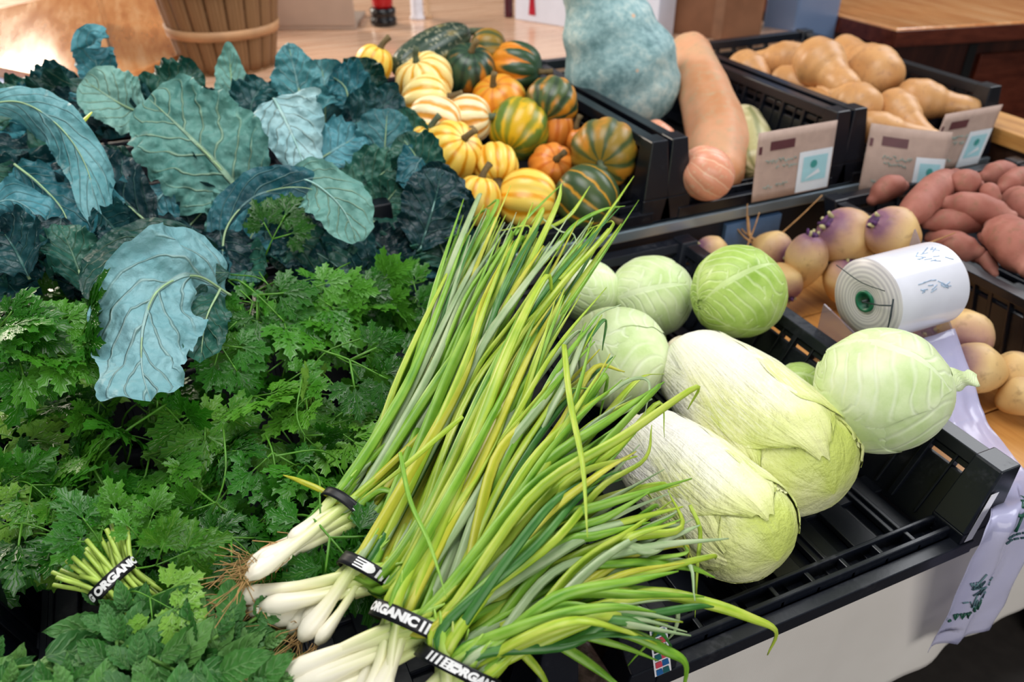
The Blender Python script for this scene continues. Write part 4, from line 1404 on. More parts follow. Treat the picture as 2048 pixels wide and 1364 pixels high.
# ------------------------------------------------------------------ scallions
def onion_leaf(name, c1, c2, c3):
    t = NT(name)
    uv = t.n('ShaderNodeTexCoord').outputs['UV']
    s = t.n('ShaderNodeSeparateXYZ', {0: uv})
    st = t.noise(t.n('ShaderNodeMapping', {'Vector': uv, 'Scale': (9, 7, 1)}).outputs[0], 1.0, 3)
    n = t.noise(t.co(), 26, 3)
    f = t.math('ADD', t.math('MULTIPLY', st, 0.5), t.math('MULTIPLY', n, 0.5))
    c = t.ramp(f, [(0.35, col(c1)), (0.5, col(c2)), (0.66, col(c3))])
    t.bump(st, 0.2, 0.002)
    t.done(c, 0.38, 0.45)
    return t.thin(c, 0.22)


ONL = [onion_leaf('scallion_green', '#5f9a24', '#86b836', '#a6cc58'), onion_leaf('scallion_lime', '#8fb52a', '#b2cc3e', '#cfd966'),
       onion_leaf('scallion_deep_green', '#2c6a26', '#437f34', '#6b9d52'), onion_leaf('scallion_grey_green', '#8aa872', '#a9c08e', '#c4d0a8'),
       onion_leaf('scallion_yellow', '#a9b428', '#c9c93c', '#dcdc70')]
ONW = [0.38, 0.31, 0.07, 0.18, 0.06]
t_ = NT('scallion_white')
sx = t_.n('ShaderNodeSeparateXYZ', {0: t_.n('ShaderNodeTexCoord').outputs['UV']})
st_n = t_.noise(t_.co('UV', (10, 1.2, 1)), 1.0, 2)
gg = t_.math('ADD', sx.outputs[1], t_.math('MULTIPLY', t_.math('SUBTRACT', st_n, 0.5), 0.35))
M_onw = t_.done(t_.ramp(gg, [(0.16, col('#f0ead6')), (0.36, col('#e9e6bc')), (0.56, col('#cdd988')), (0.80, col('#93b944'))]), 0.32, 0.5)
t_ = NT('scallion_tan')
sx = t_.n('ShaderNodeSeparateXYZ', {0: t_.n('ShaderNodeTexCoord').outputs['UV']})
M_ontan = t_.done(t_.ramp(sx.outputs[1], [(0.15, col('#cfa274')), (0.4, col('#e2cf9e')), (0.75, col('#b4c566'))]), 0.4, 0.4)
M_hair = plain('root_hair', '#b08f5f', 0.8, 0.1, 0.25, 80)
M_band = plain('black_rubber_band', '#0b0c12', 0.45, 0.4, 0.2, 60)
M_print = plain('white_lettering', '#e4e4e4', 0.5)


def wrap_text(body, size):
    cu = bpy.data.curves.new('lettering', 'FONT')
    cu.body = body; cu.size = size; cu.align_x = 'CENTER'; cu.align_y = 'CENTER'
    cu.offset = 0.0009 * size / 0.014
    o = bpy.data.objects.new('lettering', cu)
    C.objects.link(o)
    bpy.context.view_layer.update()
    me = bpy.data.meshes.new_from_object(o.evaluated_get(bpy.context.evaluated_depsgraph_get()))
    vs = [v.co.copy() for v in me.vertices]; fs = [tuple(p.vertices) for p in me.polygons]
    bpy.data.objects.remove(o); bpy.data.curves.remove(cu); bpy.data.meshes.remove(me)
    return vs, fs


def band(parent, c, axis, face, ra, rb, width, items, tilt=0.0):
    """flat elastic ring round a bunch; items = lettering placed by angle from the viewer's side"""
    ax = axis.normalized()
    f = (face - ax * face.dot(ax)).normalized()
    s = ax.cross(f)
    def pt(g, h, o=0.0):
        return c + f * (math.cos(g) * (ra + o)) + s * (math.sin(g) * (rb + o)) + ax * (h + tilt * math.sin(g))
    b = MB()
    n = 64
    b.grid(lambda u, v: pt(2 * PI * u, (v - 0.5) * width, 0.0), n, 3, closed_u=True)
    o = b.build('rubber_band', M_band, parent)
    o.modifiers.new('thick', 'SOLIDIFY').thickness = 0.0014
    b = MB()
    for kind, g0, val in items:
        if kind == 'text':
            vs, fs = wrap_text(val, width * 0.74)
            i = len(b.v)
            for v in vs:
                b.v.append(pt(g0 + v.x / ((ra + rb) / 2), v.y, 0.0009))
            for q in fs:
                b.face([i + k for k in q])
        elif kind == 'bars':
            for k in range(val):
                g = g0 + k * 0.0034 / ra
                b.grid(lambda u, v: pt(g + u * 0.0017 / ra, (v - 0.5) * width * 0.66, 0.0009), 1, 1)
        elif kind == 'lines':
            for k in range(4):
                b.grid(lambda u, v: pt(g0 + u * val / ra, (-0.33 + k * 0.2 + 0.1 * v) * width, 0.0009), 6, 1)
        elif kind == 'disc':
            q = [pt(g0 + 0.0042 / ra * math.cos(a), 0.0042 * math.sin(a), 0.0009) for a in [2 * PI * k / 18 for k in range(18)]]
            i = len(b.v); b.v += q; b.face(list(range(i, i + 18)))
    if items:
        b.build('lettering', M_print, o, False)
    return o


def scallions(label, bulbs, bandp, mids, tips, n, seed, r_band, bandspec, tails=(), nleaf=4, flat_=0.62, bulb_r=0.0085):
    """bulbs / mids / tips are lists of world points that a scallion picks between"""
    rg = random.Random(seed)
    t = thing('scallion_bunch', label, 'scallions', (bulbs[0] + bulbs[-1]) / 2 - UP * 0.03, 'banded bunches of scallions')
    def pick(lst, f, jit):
        s = f * (len(lst) - 1); a = min(int(s), len(lst) - 2) if len(lst) > 1 else 0
        p = lst[a].lerp(lst[a + 1], s - a) if len(lst) > 1 else lst[0].copy()
        return p + rv(rg, jit)
    ax = (mids[len(mids) // 2] - bulbs[len(bulbs) // 2]).normalized()
    fc = toC(bandp)
    f_ = (fc - ax * fc.dot(ax)).normalized(); s_ = ax.cross(f_)
    for k in range(n):
        f = (k + 0.5) / n
        g = 2 * PI * k * 0.382; rad = math.sqrt((k + 0.5) / n)
        xs, zs = math.cos(g) * rad, math.sin(g) * rad
        bp_ = bandp + s_ * (xs * r_band * 0.86) + f_ * (zs * r_band * flat_ * 0.80)
        fb = (k * 0.618 + 0.3) % 1.0; xs = (0.5 - fb) * 1.7; zs = math.sin(k * 2.4) * math.sqrt(max(0.05, 1 - xs * xs))   # side of the fan
        b0 = pick(bulbs, fb, 0.007) + f_ * (zs * 0.014)
        d = (bp_ - b0).normalized()
        m1 = b0.lerp(bp_, 0.5) + rv(rg, 0.004)
        path = catmull([b0, m1, bp_, bp_ + (bp_ - m1).normalized() * 0.035], 18)
        br = bulb_r * rg.uniform(0.8, 1.25)
        rs = []
        for j in range(19):
            u = j / 18
            rs.append(br * (0.35 + 0.65 * math.sin(min(1, u / 0.10) * PI / 2)) if u < 0.10 else br * (1 - 0.42 * min(1, (u - 0.10) / 0.22)) if u < 0.32 else br * 0.58 * (1 if u < 0.72 else max(0.12, 1 - (u - 0.72) / 0.30)))
        b = MB(); b.tube(path, rs, 9)
        sc_ = b.build('scallion', M_ontan if rg.random() < 0.13 else M_onw, t)
        # root hairs
        b = MB()
        for h in range(11):
            q = b0 - d * 0.001
            e = q - d * rg.uniform(0.010, 0.030) + rv(rg, 0.022)
            b.tube([q + rv(rg, br * 0.3), (q + e) / 2 + rv(rg, 0.006), e], 0.0005, 3, cap=False)
        b.build('roots', M_hair, sc_)
        # leaves
        end = path[-1]; ed = (path[-1] - path[-2]).normalized()
        for l in range(nleaf):
            ft = min(1, max(0, fb + rg.uniform(-.22, .22)))
            mp = pick(mids, ft, 0.014) + f_ * ((zs * 0.022) + rg.uniform(-.012, .012))
            tp = pick(tips, ft, 0.022) + f_ * (rg.uniform(-.018, .018))
            ln = rg.uniform(0.80, 1.06)
            tp = mp + (tp - mp) * ln
            ed2 = (ed + (mp - bp_).normalized() * 1.2).normalized()
            pts = [m1.lerp(bp_, 0.75), bp_.lerp(end, 0.55) + ed2 * 0.004 + rv(rg, 0.0015), mp, mp.lerp(tp, 0.5) + rv(rg, 0.008) + UP * 0.006, tp]
            kr = rg.random()
            if kr < 0.22:      # a bent tip
                bd = (tp - mp).normalized()
                pts.append(tp + (bd * 0.3 + rv(rg, 0.8) - UP * 0.5).normalized() * rg.uniform(0.02, 0.05))
            P = catmull(pts, 26)
            w0 = rg.uniform(0.0036, 0.0066)
            rs = [w0 * (0.75 + 0.25 * min(1, j / 6)) * (1 - max(0, (j / 26 - 0.45) / 0.55) ** 1.5 * 0.88) for j in range(27)]
            b = MB(); b.tube(P, rs, 7, flat=rg.uniform(0.28, 0.6), up=(f_ + rv(rg, 0.5)).normalized(), twist=rg.uniform(-0.7, 0.7))
            b.build('leaf', rg.choices(ONL, ONW)[0], sc_)
    for tl in tails:      # the single leaves that stray out of the bunch
        P = catmull(tl[0], 30)
        w0 = tl[1]
        rs = [w0 * (0.85 + 0.15 * min(1, j / 6)) * (1 - max(0, (j / 30 - 0.5) / 0.5) ** 1.5 * 0.85) for j in range(31)]
        b = MB(); b.tube(P, rs, 8, flat=0.45, up=f_, twist=0.5); b.build('stray_leaf', ONL[tl[2]], t)
    if bandspec:
        band(t, bandp, ax, fc, r_band * flat_ * 1.42, r_band * 1.22, bandspec[0], bandspec[1], bandspec[2])
    return t


A_ = lambda x, y, z: at(x, y, z=z)
scallions('scallion bunch farthest back, its bulbs under the parsley and its leaf tips before the gourds',
          [A_(505, 1172, .150), A_(508, 1135, .152), A_(545, 1105, .150), A_(590, 1075, .150)], A_(692, 1022, .155),
          [A_(885, 790, .185), A_(845, 775, .185), A_(800, 810, .180)], [A_(1040, 455, .245), A_(985, 425, .250), A_(940, 445, .250)], 11, 21, 0.024,
          (0.010, [('lines', 0.1, 0.02), ('lines', 0.7, 0.01)], 0.0), tails=[
              ([A_(690, 1020, .16), A_(650, 985, .17), A_(600, 962, .175), A_(566, 950, .175)], 0.0030, 4),
              ([A_(700, 1040, .16), A_(730, 1000, .165), A_(765, 980, .165), A_(800, 1000, .165), A_(780, 1060, .165)], 0.0040, 0),
          ])
scallions('scallion bunch whose black band shows a white disc, bulbs fanned out over root hair',
          [A_(482, 1205, .115), A_(515, 1225, .125), A_(525, 1262, .108), A_(585, 1255, .125), A_(640, 1330, .112)], A_(742, 1150, .150),
          [A_(985, 800, .205), A_(930, 770, .205), A_(885, 790, .200)], [A_(1230, 420, .265), A_(1160, 470, .262), A_(1080, 450, .260), A_(1030, 440, .255)], 13, 22, 0.026,
          (0.0125, [('lines', -0.62, 0.012), ('disc', -0.16, 0), ('bars', 0.10, 5), ('lines', 0.78, 0.008)], 0.004), tails=[
              ([A_(1120, 560, .262), A_(1170, 500, .268), A_(1215, 430, .272), A_(1268, 352, .275)], 0.0030, 1),
              ([A_(1110, 500, .262), A_(1150, 450, .266), A_(1205, 420, .270), A_(1250, 412, .272)], 0.0032, 0),
              ([A_(1030, 470, .250), A_(1060, 430, .256), A_(1130, 362, .262)], 0.0024, 0),
              ([A_(1090, 460, .255), A_(1140, 430, .262), A_(1180, 372, .270)], 0.0028, 1),
              ([A_(1075, 430, .262), A_(1120, 462, .264), A_(1148, 470, .262), A_(1155, 515, .255)], 0.0018, 3),
          ])
scallions('scallion bunch in the middle of the pile, black band lettered ORGANIC with bars',
          [A_(570, 1350, .108), A_(610, 1400, .108), A_(680, 1430, .108), A_(770, 1420, .108)], A_(822, 1248, .155),
          [A_(1085, 1000, .205), A_(1040, 955, .210), A_(985, 915, .212), A_(935, 925, .205)], [A_(1320, 800, .240), A_(1215, 700, .250), A_(1150, 590, .255), A_(1080, 600, .255)], 15, 23, 0.029,
          (0.0135, [('text', -0.62, 'ORGANIC'), ('bars', 0.22, 5), ('lines', 0.78, 0.012)], 0.004), tails=[
              ([A_(1128, 690, .262), A_(1140, 800, .255), A_(1165, 930, .250), A_(1175, 1075, .245)], 0.0034, 1),
              ([A_(800, 905, .230), A_(820, 1000, .225), A_(860, 1090, .220), A_(893, 1195, .215)], 0.0022, 0),
              ([A_(925, 833, .235), A_(870, 880, .228), A_(800, 940, .220), A_(720, 1000, .205)], 0.0026, 1),
              ([A_(1200, 800, .235), A_(1260, 760, .245), A_(1298, 765, .245), A_(1290, 830, .240)], 0.0022, 3),
          ])
scallions('scallion bunch nearest the stand front, leaves fanning right over the crate edge',
          [A_(800, 1450, .100), A_(860, 1470, .100), A_(930, 1460, .100)], A_(915, 1335, .140),
          [A_(1110, 1268, .150), A_(1130, 1212, .160), A_(1122, 1150, .172), A_(1095, 1095, .182), A_(1045, 1065, .188)],
          [A_(1340, 1280, .125), A_(1395, 1175, .145), A_(1385, 1060, .165), A_(1330, 960, .190), A_(1260, 900, .205)], 15, 24, 0.028,
          (0.0120, [('bars', -0.75, 5), ('lines', -0.35, 0.010), ('text', 0.55, 'ORGANIC'), ('lines', 1.15, 0.008)], 0.010), tails=[
              ([A_(1000, 1255, .155), A_(1200, 1215, .150), A_(1310, 1187, .145), A_(1420, 1208, .125), A_(1500, 1235, .105), A_(1552, 1262, .080), A_(1535, 1310, .045)], 0.0058, 1),
              ([A_(1010, 1275, .150), A_(1130, 1260, .145), A_(1240, 1262, .138), A_(1330, 1300, .120), A_(1372, 1330, .100), A_(1362, 1400, .060)], 0.0055, 0),
              ([A_(1060, 1262, .140), A_(1120, 1290, .130), A_(1190, 1335, .115), A_(1260, 1390, .100)], 0.0048, 0),
              ([A_(1000, 1262, .140), A_(1040, 1300, .130), A_(1080, 1345, .110), A_(1105, 1390, .100)], 0.0042, 1),
              ([A_(1180, 1060, .185), A_(1290, 1100, .175), A_(1340, 1075, .172), A_(1400, 1050, .170)], 0.0050, 3),
              ([A_(1180, 1130, .170), A_(1290, 1125, .165), A_(1380, 1135, .150), A_(1430, 1155, .130)], 0.0042, 0),
              ([A_(1380, 1010, .175), A_(1400, 1060, .165), A_(1395, 1130, .140), A_(1390, 1235, .090)], 0.0022, 1),
              ([A_(1240, 1200, .145), A_(1300, 1225, .140), A_(1352, 1222, .130), A_(1350, 1260, .110), A_(1330, 1285, .095)], 0.0026, 3),
          ])

# ------------------------------------------------------------------ parsley and mint
def herb_mat(name, dark, mid, light, rough=0.30, nv=3.5, thinf=0.24, veinc=None):
    t = NT(name)
    vm, sv, mr, u, v, nz = vein_mask(t, nv, 2.0, 0.22, 0.10, 0.2)
    oi = t.n('ShaderNodeObjectInfo').outputs['Random']
    n = t.noise(t.co(), 40, 2)
    f = t.math('ADD', t.math('MULTIPLY', n, 0.35), t.math('MULTIPLY', oi, 0.65))
    c = t.ramp(f, [(0.10, col(dark)), (0.50, col(mid)), (0.92, col(light))])
    c = t.mix(t.math('MULTIPLY', vm, 0.35), c, col(veinc or light))
    nr = t.bump(t.math('ADD', t.math('MULTIPLY', vm, -0.7), t.math('MULTIPLY', t.noise(t.co(), 150, 2), 0.3)), 0.45, 0.003)
    t.done(c, rough, 0.45)
    return t.thin(c, thinf)


PAR = [herb_mat('parsley_leaf', '#0e3d08', '#2a7012', '#5a9c2c'), herb_mat('parsley_leaf_bright', '#2c6c10', '#589a26', '#98c452')]
M_pstem = plain('parsley_stem', '#4f8426', 0.4, 0.4, 0.2, 40)
M_mint = herb_mat('mint_leaf', '#1f5220', '#3a782e', '#72a252', 0.5, 6.0, 0.2, '#86b070')
M_mstem = plain('mint_stem', '#5c8a3a', 0.5, 0.3, 0.2, 40)


def lobe(b, o, d, up, L, W, rg, teeth=3, droop=0.0, rows=9):
    """one serrated lobe as a folded strip"""
    d = d.normalized(); s = up.cross(d).normalized()
    i = len(b.v)
    for j in range(rows + 1):
        t = j / rows
        wv = W * math.sin(PI * min(1.0, 0.06 + t * 0.94) ** 1.25) ** 0.8
        tooth = 1.0 + (0.34 if j % 2 == 1 else -0.30) * (1 if 2 <= j < rows else 0)
        if j == rows:
            wv = 0.0004
        c = o + d * (L * t) - up * (droop * L * t * t)
        adv = d * (L * 0.055 if j % 2 == 1 and j < rows else 0)
        b.v.append(c - s * (wv * tooth) + adv + up * (wv * 0.22 + rg.uniform(-.0006, .0006)))
        b.v.append(c - up * wv * 0.06)
        b.v.append(c + s * (wv * tooth) + adv + up * (wv * 0.22 + rg.uniform(-.0006, .0006)))
    for j in range(rows):
        t0, t1 = j / rows, (j + 1) / rows
        a = i + j * 3
        b.face((a, a + 1, a + 4, a + 3), [(0, t0), (.5, t0), (.5, t1), (0, t1)])
        b.face((a + 1, a + 2, a + 5, a + 4), [(.5, t0), (1, t0), (1, t1), (.5, t1)])


def rotv(v, axis, ang):
    return Matrix.Rotation(ang, 3, axis) @ v


def leaflet(b, o, d, up, size, rg):
    """a parsley leaflet: wedge-shaped base, three toothed lobes towards the tip"""
    dr = rg.uniform(0.0, 0.35)
    lobe(b, o, d, up, size, size * 0.185, rg, droop=dr, rows=11)
    for s in (-1, 1):
        a = s * rg.uniform(0.42, 0.58)
        lobe(b, o + d * size * 0.06, rotv(d, up, a), (up + d * 0.12 + rotv(d, up, a * 2) * 0.1).normalized(), size * rg.uniform(0.74, 0.88), size * 0.135, rg, droop=dr, rows=9)
        a = s * rg.uniform(0.85, 1.05)
        lobe(b, o + d * size * 0.10, rotv(d, up, a), (up + d * 0.25).normalized(), size * rg.uniform(0.45, 0.55), size * 0.10, rg, droop=dr, rows=7)


def parsley_sprig(rg, big=1.0):
    """mesh pair (leaves, stem); the sprig lies along +x with its leaves facing +z, base of the stem at minus x"""
    lb, sb = MB(), MB()
    Z = Vector((0, 0, 1)); X = Vector((1, 0, 0))
    L = 0.05 * big
    sb.tube(catmull([Vector((-0.050, rg.uniform(-.01, .01), -0.075)), Vector((-0.028, 0, -0.022)), Vector((0, 0, 0)), X * L * 0.7], 10), [0.0014 - 0.00006 * k for k in range(11)], 5)
    groups = [(X * L * 0.7, X, 1.0)]
    for s in (-1, 1):
        dd = rotv(X, Z, s * rg.uniform(0.75, 1.05))
        groups.append((Vector((0, 0, 0)) + dd * 0.022 * big - Z * 0.002, dd, rg.uniform(0.8, 0.95)))
    for o, d, k in groups:
        tilt = Vector((rg.uniform(-.3, .3), rg.uniform(-.3, .3), 1)).normalized()
        d = (d - tilt * d.dot(tilt)).normalized()
        if o.length > 0.001:
            sb.tube([Vector((0, 0, 0)) if k < 1 else o - X * 0.004, o, o + d * 0.006], [0.0012, 0.0011, 0.0009], 5)
        sz = 0.046 * big * k * rg.uniform(0.85, 1.2)
        leaflet(lb, o + d * 0.006, d, tilt, sz, rg)
        for s in (-1, 1):
            a = rotv(d, tilt, s * rg.uniform(0.95, 1.25))
            leaflet(lb, o + a * 0.004, a, (tilt + rv(rg, 0.25)).normalized(), sz * rg.uniform(0.68, 0.85), rg)
    return lb, sb


def mint_sprig(rg):
    lb, sb = MB(), MB()
    Z = Vector((0, 0, 1)); X = Vector((1, 0, 0))
    path = catmull([Vector((-0.062, 0, -0.05)), Vector((-0.045, 0, -0.012)), Vector((0, 0, 0)), Vector((0.02, 0, 0.001))], 12)
    sb.tube(path, 0.0012, 6)
    for k, (x, sz) in enumerate(((-0.045, 0.036), (-0.020, 0.040), (0.002, 0.032), (0.016, 0.020))):
        for s in (-1, 1):
            a = s * (rg.uniform(0.7, 1.15) if k < 3 else 0.35)
            d = rotv(X, Z, a)
            up = (Z + rv(rg, 0.35) - d * 0.1).normalized()
            d = (d - up * d.dot(up)).normalized()
            L = sz * rg.uniform(0.9, 1.15); W = L * 0.27
            o = Vector((x, 0, -0.004 if k < 2 else 0.001)) + d * 0.004
            sd = up.cross(d)
            dr = rg.uniform(0.05, 0.4)
            def fn(u, v):
                q = 2 * u - 1
                w_ = W * math.sin(PI * min(1, 0.04 + 0.96 * v) ** 0.8) ** 0.85 * (1 + 0.05 * math.sin(v * 60))
                return o + d * (L * v) + sd * (q * w_) + up * (abs(q) * w_ * 0.32 - dr * L * v * v + 0.0016 * math.sin(v * 34 - abs(q) * 6) * (1 - abs(q) * .5))
            lb.grid(fn, 6, 18)
    return lb, sb


rg = random.Random(77)
PSP = []
for k in range(8):
    lb, sb = parsley_sprig(rg, 1.0 if k < 5 else 1.22)
    a = lb.build('sprig', PAR[0] if k % 3 else PAR[1], None, True, local=True); s = sb.build('stem', M_pstem, None, True, local=True)
    PSP.append((a.data, s.data)); bpy.data.objects.remove(a); bpy.data.objects.remove(s)
MSP = []
for k in range(5):
    lb, sb = mint_sprig(rg)
    a = lb.build('sprig', M_mint, None, True, local=True); s = sb.build('stem', M_mstem, None, True, local=True)
    MSP.append((a.data, s.data)); bpy.data.objects.remove(a); bpy.data.objects.remove(s)


def add_sprig(parent, meshes, P, nrm, fwd, scale=1.0):
    z = nrm.normalized(); x = (fwd - z * fwd.dot(z)).normalized(); y = z.cross(x)
    m = Matrix((x, y, z)).transposed().to_4x4()
    M = Matrix.Translation(P - Vector(parent.location)) @ m @ Matrix.Scale(scale, 4)
    o = bpy.data.objects.new('sprig', meshes[0]); C.objects.link(o); o.parent = parent; o.matrix_local = M
    s = bpy.data.objects.new('stem', meshes[1]); C.objects.link(s); s.parent = o
    return o


PB = [  # centre pixel, label
    ((60, 640), 'parsley bunch at the left edge just below the folded kale leaf'),
    ((140, 800), 'parsley bunch left of the hanging pale kale leaf'),
    ((60, 1000), 'parsley bunch at the left edge above the dark gap'),
    ((300, 960), 'parsley bunch directly below the tip of the hanging kale leaf'),
    ((230, 1150), 'parsley bunch tied with the black band lettered ORGANIC, above the mint'),
    ((430, 1090), 'parsley bunch beside the scallion bulbs'),
    ((520, 800), 'parsley bunch right of the hanging kale leaf, brightly lit leaves'),
    ((690, 900), 'parsley bunch with leaves over the scallion leaves'),
    ((560, 620), 'parsley bunch right under the curled kale leaf'),
    ((770, 640), 'dark parsley bunch between the kale and the scallion tips'),
]


def par_z(x, y):
    z = 0.135
    z += 0.055 * math.exp(-((x - 600) / 260) ** 2 - ((y - 760) / 260) ** 2)
    z += 0.035 * math.exp(-((x - 120) / 200) ** 2 - ((y - 700) / 240) ** 2)
    z -= 0.02 * math.exp(-((x - 60) / 110) ** 2 - ((y - 1200) / 90) ** 2)
    z += 0.02 * noise.noise(Vector((x / 130, y / 130, 3)))
    z -= 0.035 * math.exp(-((x - 570) / 100) ** 2 - ((y - 1140) / 90) ** 2)
    return z


pth_ = []
for (c, lab) in PB:
    p = at(c[0], c[1], z=par_z(*c))
    pth_.append(thing('parsley_bunch', lab, 'parsley', Vector((p.x, p.y, 0.05)), 'bunches of parsley'))


def inside(x, y):
    if y < 545 + (45 if x < 230 else 0) + (0 if x < 440 else (-30 if x < 700 else -10)):
        return False
    if 235 < x < 440 and y < 800 - abs(x - 300) * 0.25:
        return False
    # the scallion side
    edge = 905 - (y - 540) * 0.56 if y < 1000 else 560 - (y - 1000) * 0.75
    if x > edge:
        return False
    if y > 1165 + 0.12 * x:
        return False
    if x < 215 and 1085 < y < 1345:
        return False
    if 150 < x < 310 and 1105 < y < 1240:
        return False
    return True


rg = random.Random(2024)
pts_ = []
tries = 0
while tries < 9000 and len(pts_) < 380:
    tries += 1
    x, y = rg.uniform(-70, 900), rg.uniform(520, 1310)
    if not inside(x, y):
        continue
    lay = 0 if len(pts_) < 150 else 1
    md = 52 if lay == 0 else 40
    if any(l == lay and (x - a) ** 2 + (y - b_) ** 2 < md * md for a, b_, l in pts_):
        continue
    pts_.append((x, y, lay))
for (x, y, lay) in pts_:
    k = min(range(len(PB)), key=lambda i: (PB[i][0][0] - x) ** 2 + (PB[i][0][1] - y) ** 2)
    z = par_z(x, y) + (rg.uniform(-0.05, -0.02) if lay == 0 else rg.uniform(-0.010, 0.018))
    P = at(x, y, z=z)
    tc = toC(P)
    nrm = (tc * 0.55 + UP * 0.5 + rv(rg, 0.85)).normalized()
    vu = (UP - tc * tc.z).normalized()
    ang = rg.gauss(-1.25 if x > 330 else -0.4, 0.9)
    fwd = VR * math.cos(ang) + vu * math.sin(ang)
    var = rg.choice(PSP[:5]) if x > 300 else rg.choice(PSP)
    add_sprig(pth_[k], var, P, nrm, fwd, rg.uniform(0.72, 1.12))
# a few sprigs that stand out
for (x, y, z, a, sc_, k) in ((545, 478, .230, 1.0, 0.95, 8), (515, 590, .215, -0.9, 1.15, 8), (440, 690, .20, -1.2, 0.9, 6), (660, 1075, .165, -1.0, 1.1, 7), (640, 1010, .168, -1.7, 1.0, 7), (610, 580, .205, -0.6, 1.0, 8),
                            (150, 600, .185, 1.5, 1.1, 0), (60, 590, .185, 0.8, 1.1, 0), (700, 720, .2, -.5, 1.2, 9)):
    P = at(x, y, z=z); tc = toC(P); vu = (UP - tc * tc.z).normalized()
    add_sprig(pth_[k], PSP[1 + k % 2 if y < 600 else k % 5], P, (tc + UP * 0.3).normalized(), VR * math.cos(a) + vu * math.sin(a), sc_)
for k in range(52):
    x = -40 + k * 18 + rg.uniform(-8, 8); y = rg.uniform(645, 700) if x < 440 else rg.uniform(560, 640)
    if 170 < x < 470 or x > 860:
        continue
    kk = min(range(len(PB)), key=lambda i: (PB[i][0][0] - x) ** 2 + (PB[i][0][1] - y) ** 2)
    P = at(x, y, Y=0.965 - (y - 545) / 95 * 0.05)
    tc = toC(P); vu = (UP - tc * tc.z).normalized()
    a = rg.gauss(-0.2 if x < 330 else -1.2, 0.7)
    add_sprig(pth_[kk], PSP[rg.choice((1, 2, 4, 5, 7))], P, (tc * 0.6 + UP * 0.4 + rv(rg, 0.6)).normalized(), VR * math.cos(a) + vu * math.sin(a), rg.uniform(0.75, 1.05))
for (x, y, a, sc_) in ((200, 1085, 2.0, .7), (240, 1072, 1.4, .7), (285, 1085, 0.9, .7), (312, 1130, 0.2, .75), (300, 1195, -.6, .65)):
    P = at(x, y, z=0.150); tc = toC(P); vu = (UP - tc * tc.z).normalized()
    add_sprig(pth_[4], PSP[2 if x < 240 else (3 if y > 1120 else 4)], P, (tc + rv(rg, .4)).normalized(), VR * math.cos(a) + vu * math.sin(a), sc_)
# tied stems of the banded bunch
bc = at(228, 1160, z=0.140)
tc = toC(bc); vu = (UP - tc * tc.z).normalized()
sa = (VR * -0.34 + vu * 0.94).normalized()
M_pale = plain('pale_parsley_stem', '#a3bf52', 0.4, 0.4, 0.2, 50)
b = MB()
for k in range(30):
    g = 2 * PI * k * 0.382; q = math.sqrt((k + .5) / 30) * 0.0205
    side = sa.cross(tc).normalized()
    o_ = side * (math.cos(g) * q * 1.05) + tc * (math.sin(g) * q * 0.7)
    e1 = bc - sa * rg.uniform(0.02, 0.045) + o_ * 1.25 + rv(rg, .003); e2 = bc + sa * rg.uniform(0.02, 0.045) + o_ * 1.7 + rv(rg, .008) - tc * 0.02
    b.tube(catmull([e1, bc + o_, e2], 8), 0.0022, 6)
b.build('stem_bundle', M_pale, pth_[4])
band(pth_[4], bc, sa, tc, 0.0165, 0.0235, 0.0125, [('text', -0.02, 'G ORGANIC')], 0.003)

MBN = [((130, 1310), 'mint bunch at the lower left corner, below the dark gap'), ((300, 1270), 'mint bunch below the banded parsley'), ((470, 1330), 'mint bunch at the bottom beside the scallion roots')]
mt = []
for c, lab in MBN:
    p = at(c[0], c[1], z=0.1)
    mt.append(thing('mint_bunch', lab, 'mint', Vector((p.x, p.y, 0.05)), 'bunches of mint'))
pts_ = []
tries = 0
while tries < 4000 and len(pts_) < 70:
    tries += 1
    x, y = rg.uniform(-60, 590), rg.uniform(1190, 1450)
    if y < 1275 - x * 0.10 + (0 if x > 200 else 45) or x > 445 + (y - 1250) * 0.70 or (x < 215 and y < 1385):
        continue
    if any((x - a) ** 2 + (y - b_) ** 2 < 36 ** 2 for a, b_ in pts_):
        continue
    pts_.append((x, y))
    k = min(range(3), key=lambda i: (MBN[i][0][0] - x) ** 2 + (MBN[i][0][1] - y) ** 2)
    P = at(x, y, z=0.105 + rg.uniform(-.012, .016)); tc = toC(P); vu = (UP - tc * tc.z).normalized()
    ang = rg.gauss(0.6, 1.0)
    add_sprig(mt[k], rg.choice(MSP), P, (tc * 0.6 + UP * 0.4 + rv(rg, 0.5)).normalized(), VR * math.cos(ang) + vu * math.sin(ang), rg.uniform(1.1, 1.5))

# ------------------------------------------------------------------ kale
def kale_mat(name, dark, mid, light, vein, rough=0.45, sv_amt=0.45, thinf=0.14):
    t = NT(name)
    vm, sv, mr, u, v, nz = vein_mask(t, 6.5, 2.4, 0.10, 0.07, 0.35, 4.0)
    co = t.co()
    vo = t.n('ShaderNodeTexVoronoi', {'Vector': co, 'Scale': 95.0}, feature='SMOOTH_F1').outputs[0]
    n = t.noise(co, 16, 4, 0.6)
    n2 = t.noise(co, 120, 3, 0.6)
    oi = t.n('ShaderNodeObjectInfo').outputs['Random']
    f = t.math('ADD', t.math('MULTIPLY', n, 0.7), t.math('MULTIPLY', oi, 0.3))
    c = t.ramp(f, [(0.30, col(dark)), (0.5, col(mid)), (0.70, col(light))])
    c = t.mix(t.math('MULTIPLY', vm, sv_amt), c, col(vein))
    h = t.math('ADD', t.math('MULTIPLY', vo, -0.8), t.math('ADD', t.math('MULTIPLY', vm, 0.6), t.math('MULTIPLY', n2, 0.3)))
    nr = t.bump(h, 0.8, 0.007)
    t.done(c, rough, 0.4)
    return t.thin(c, thinf)


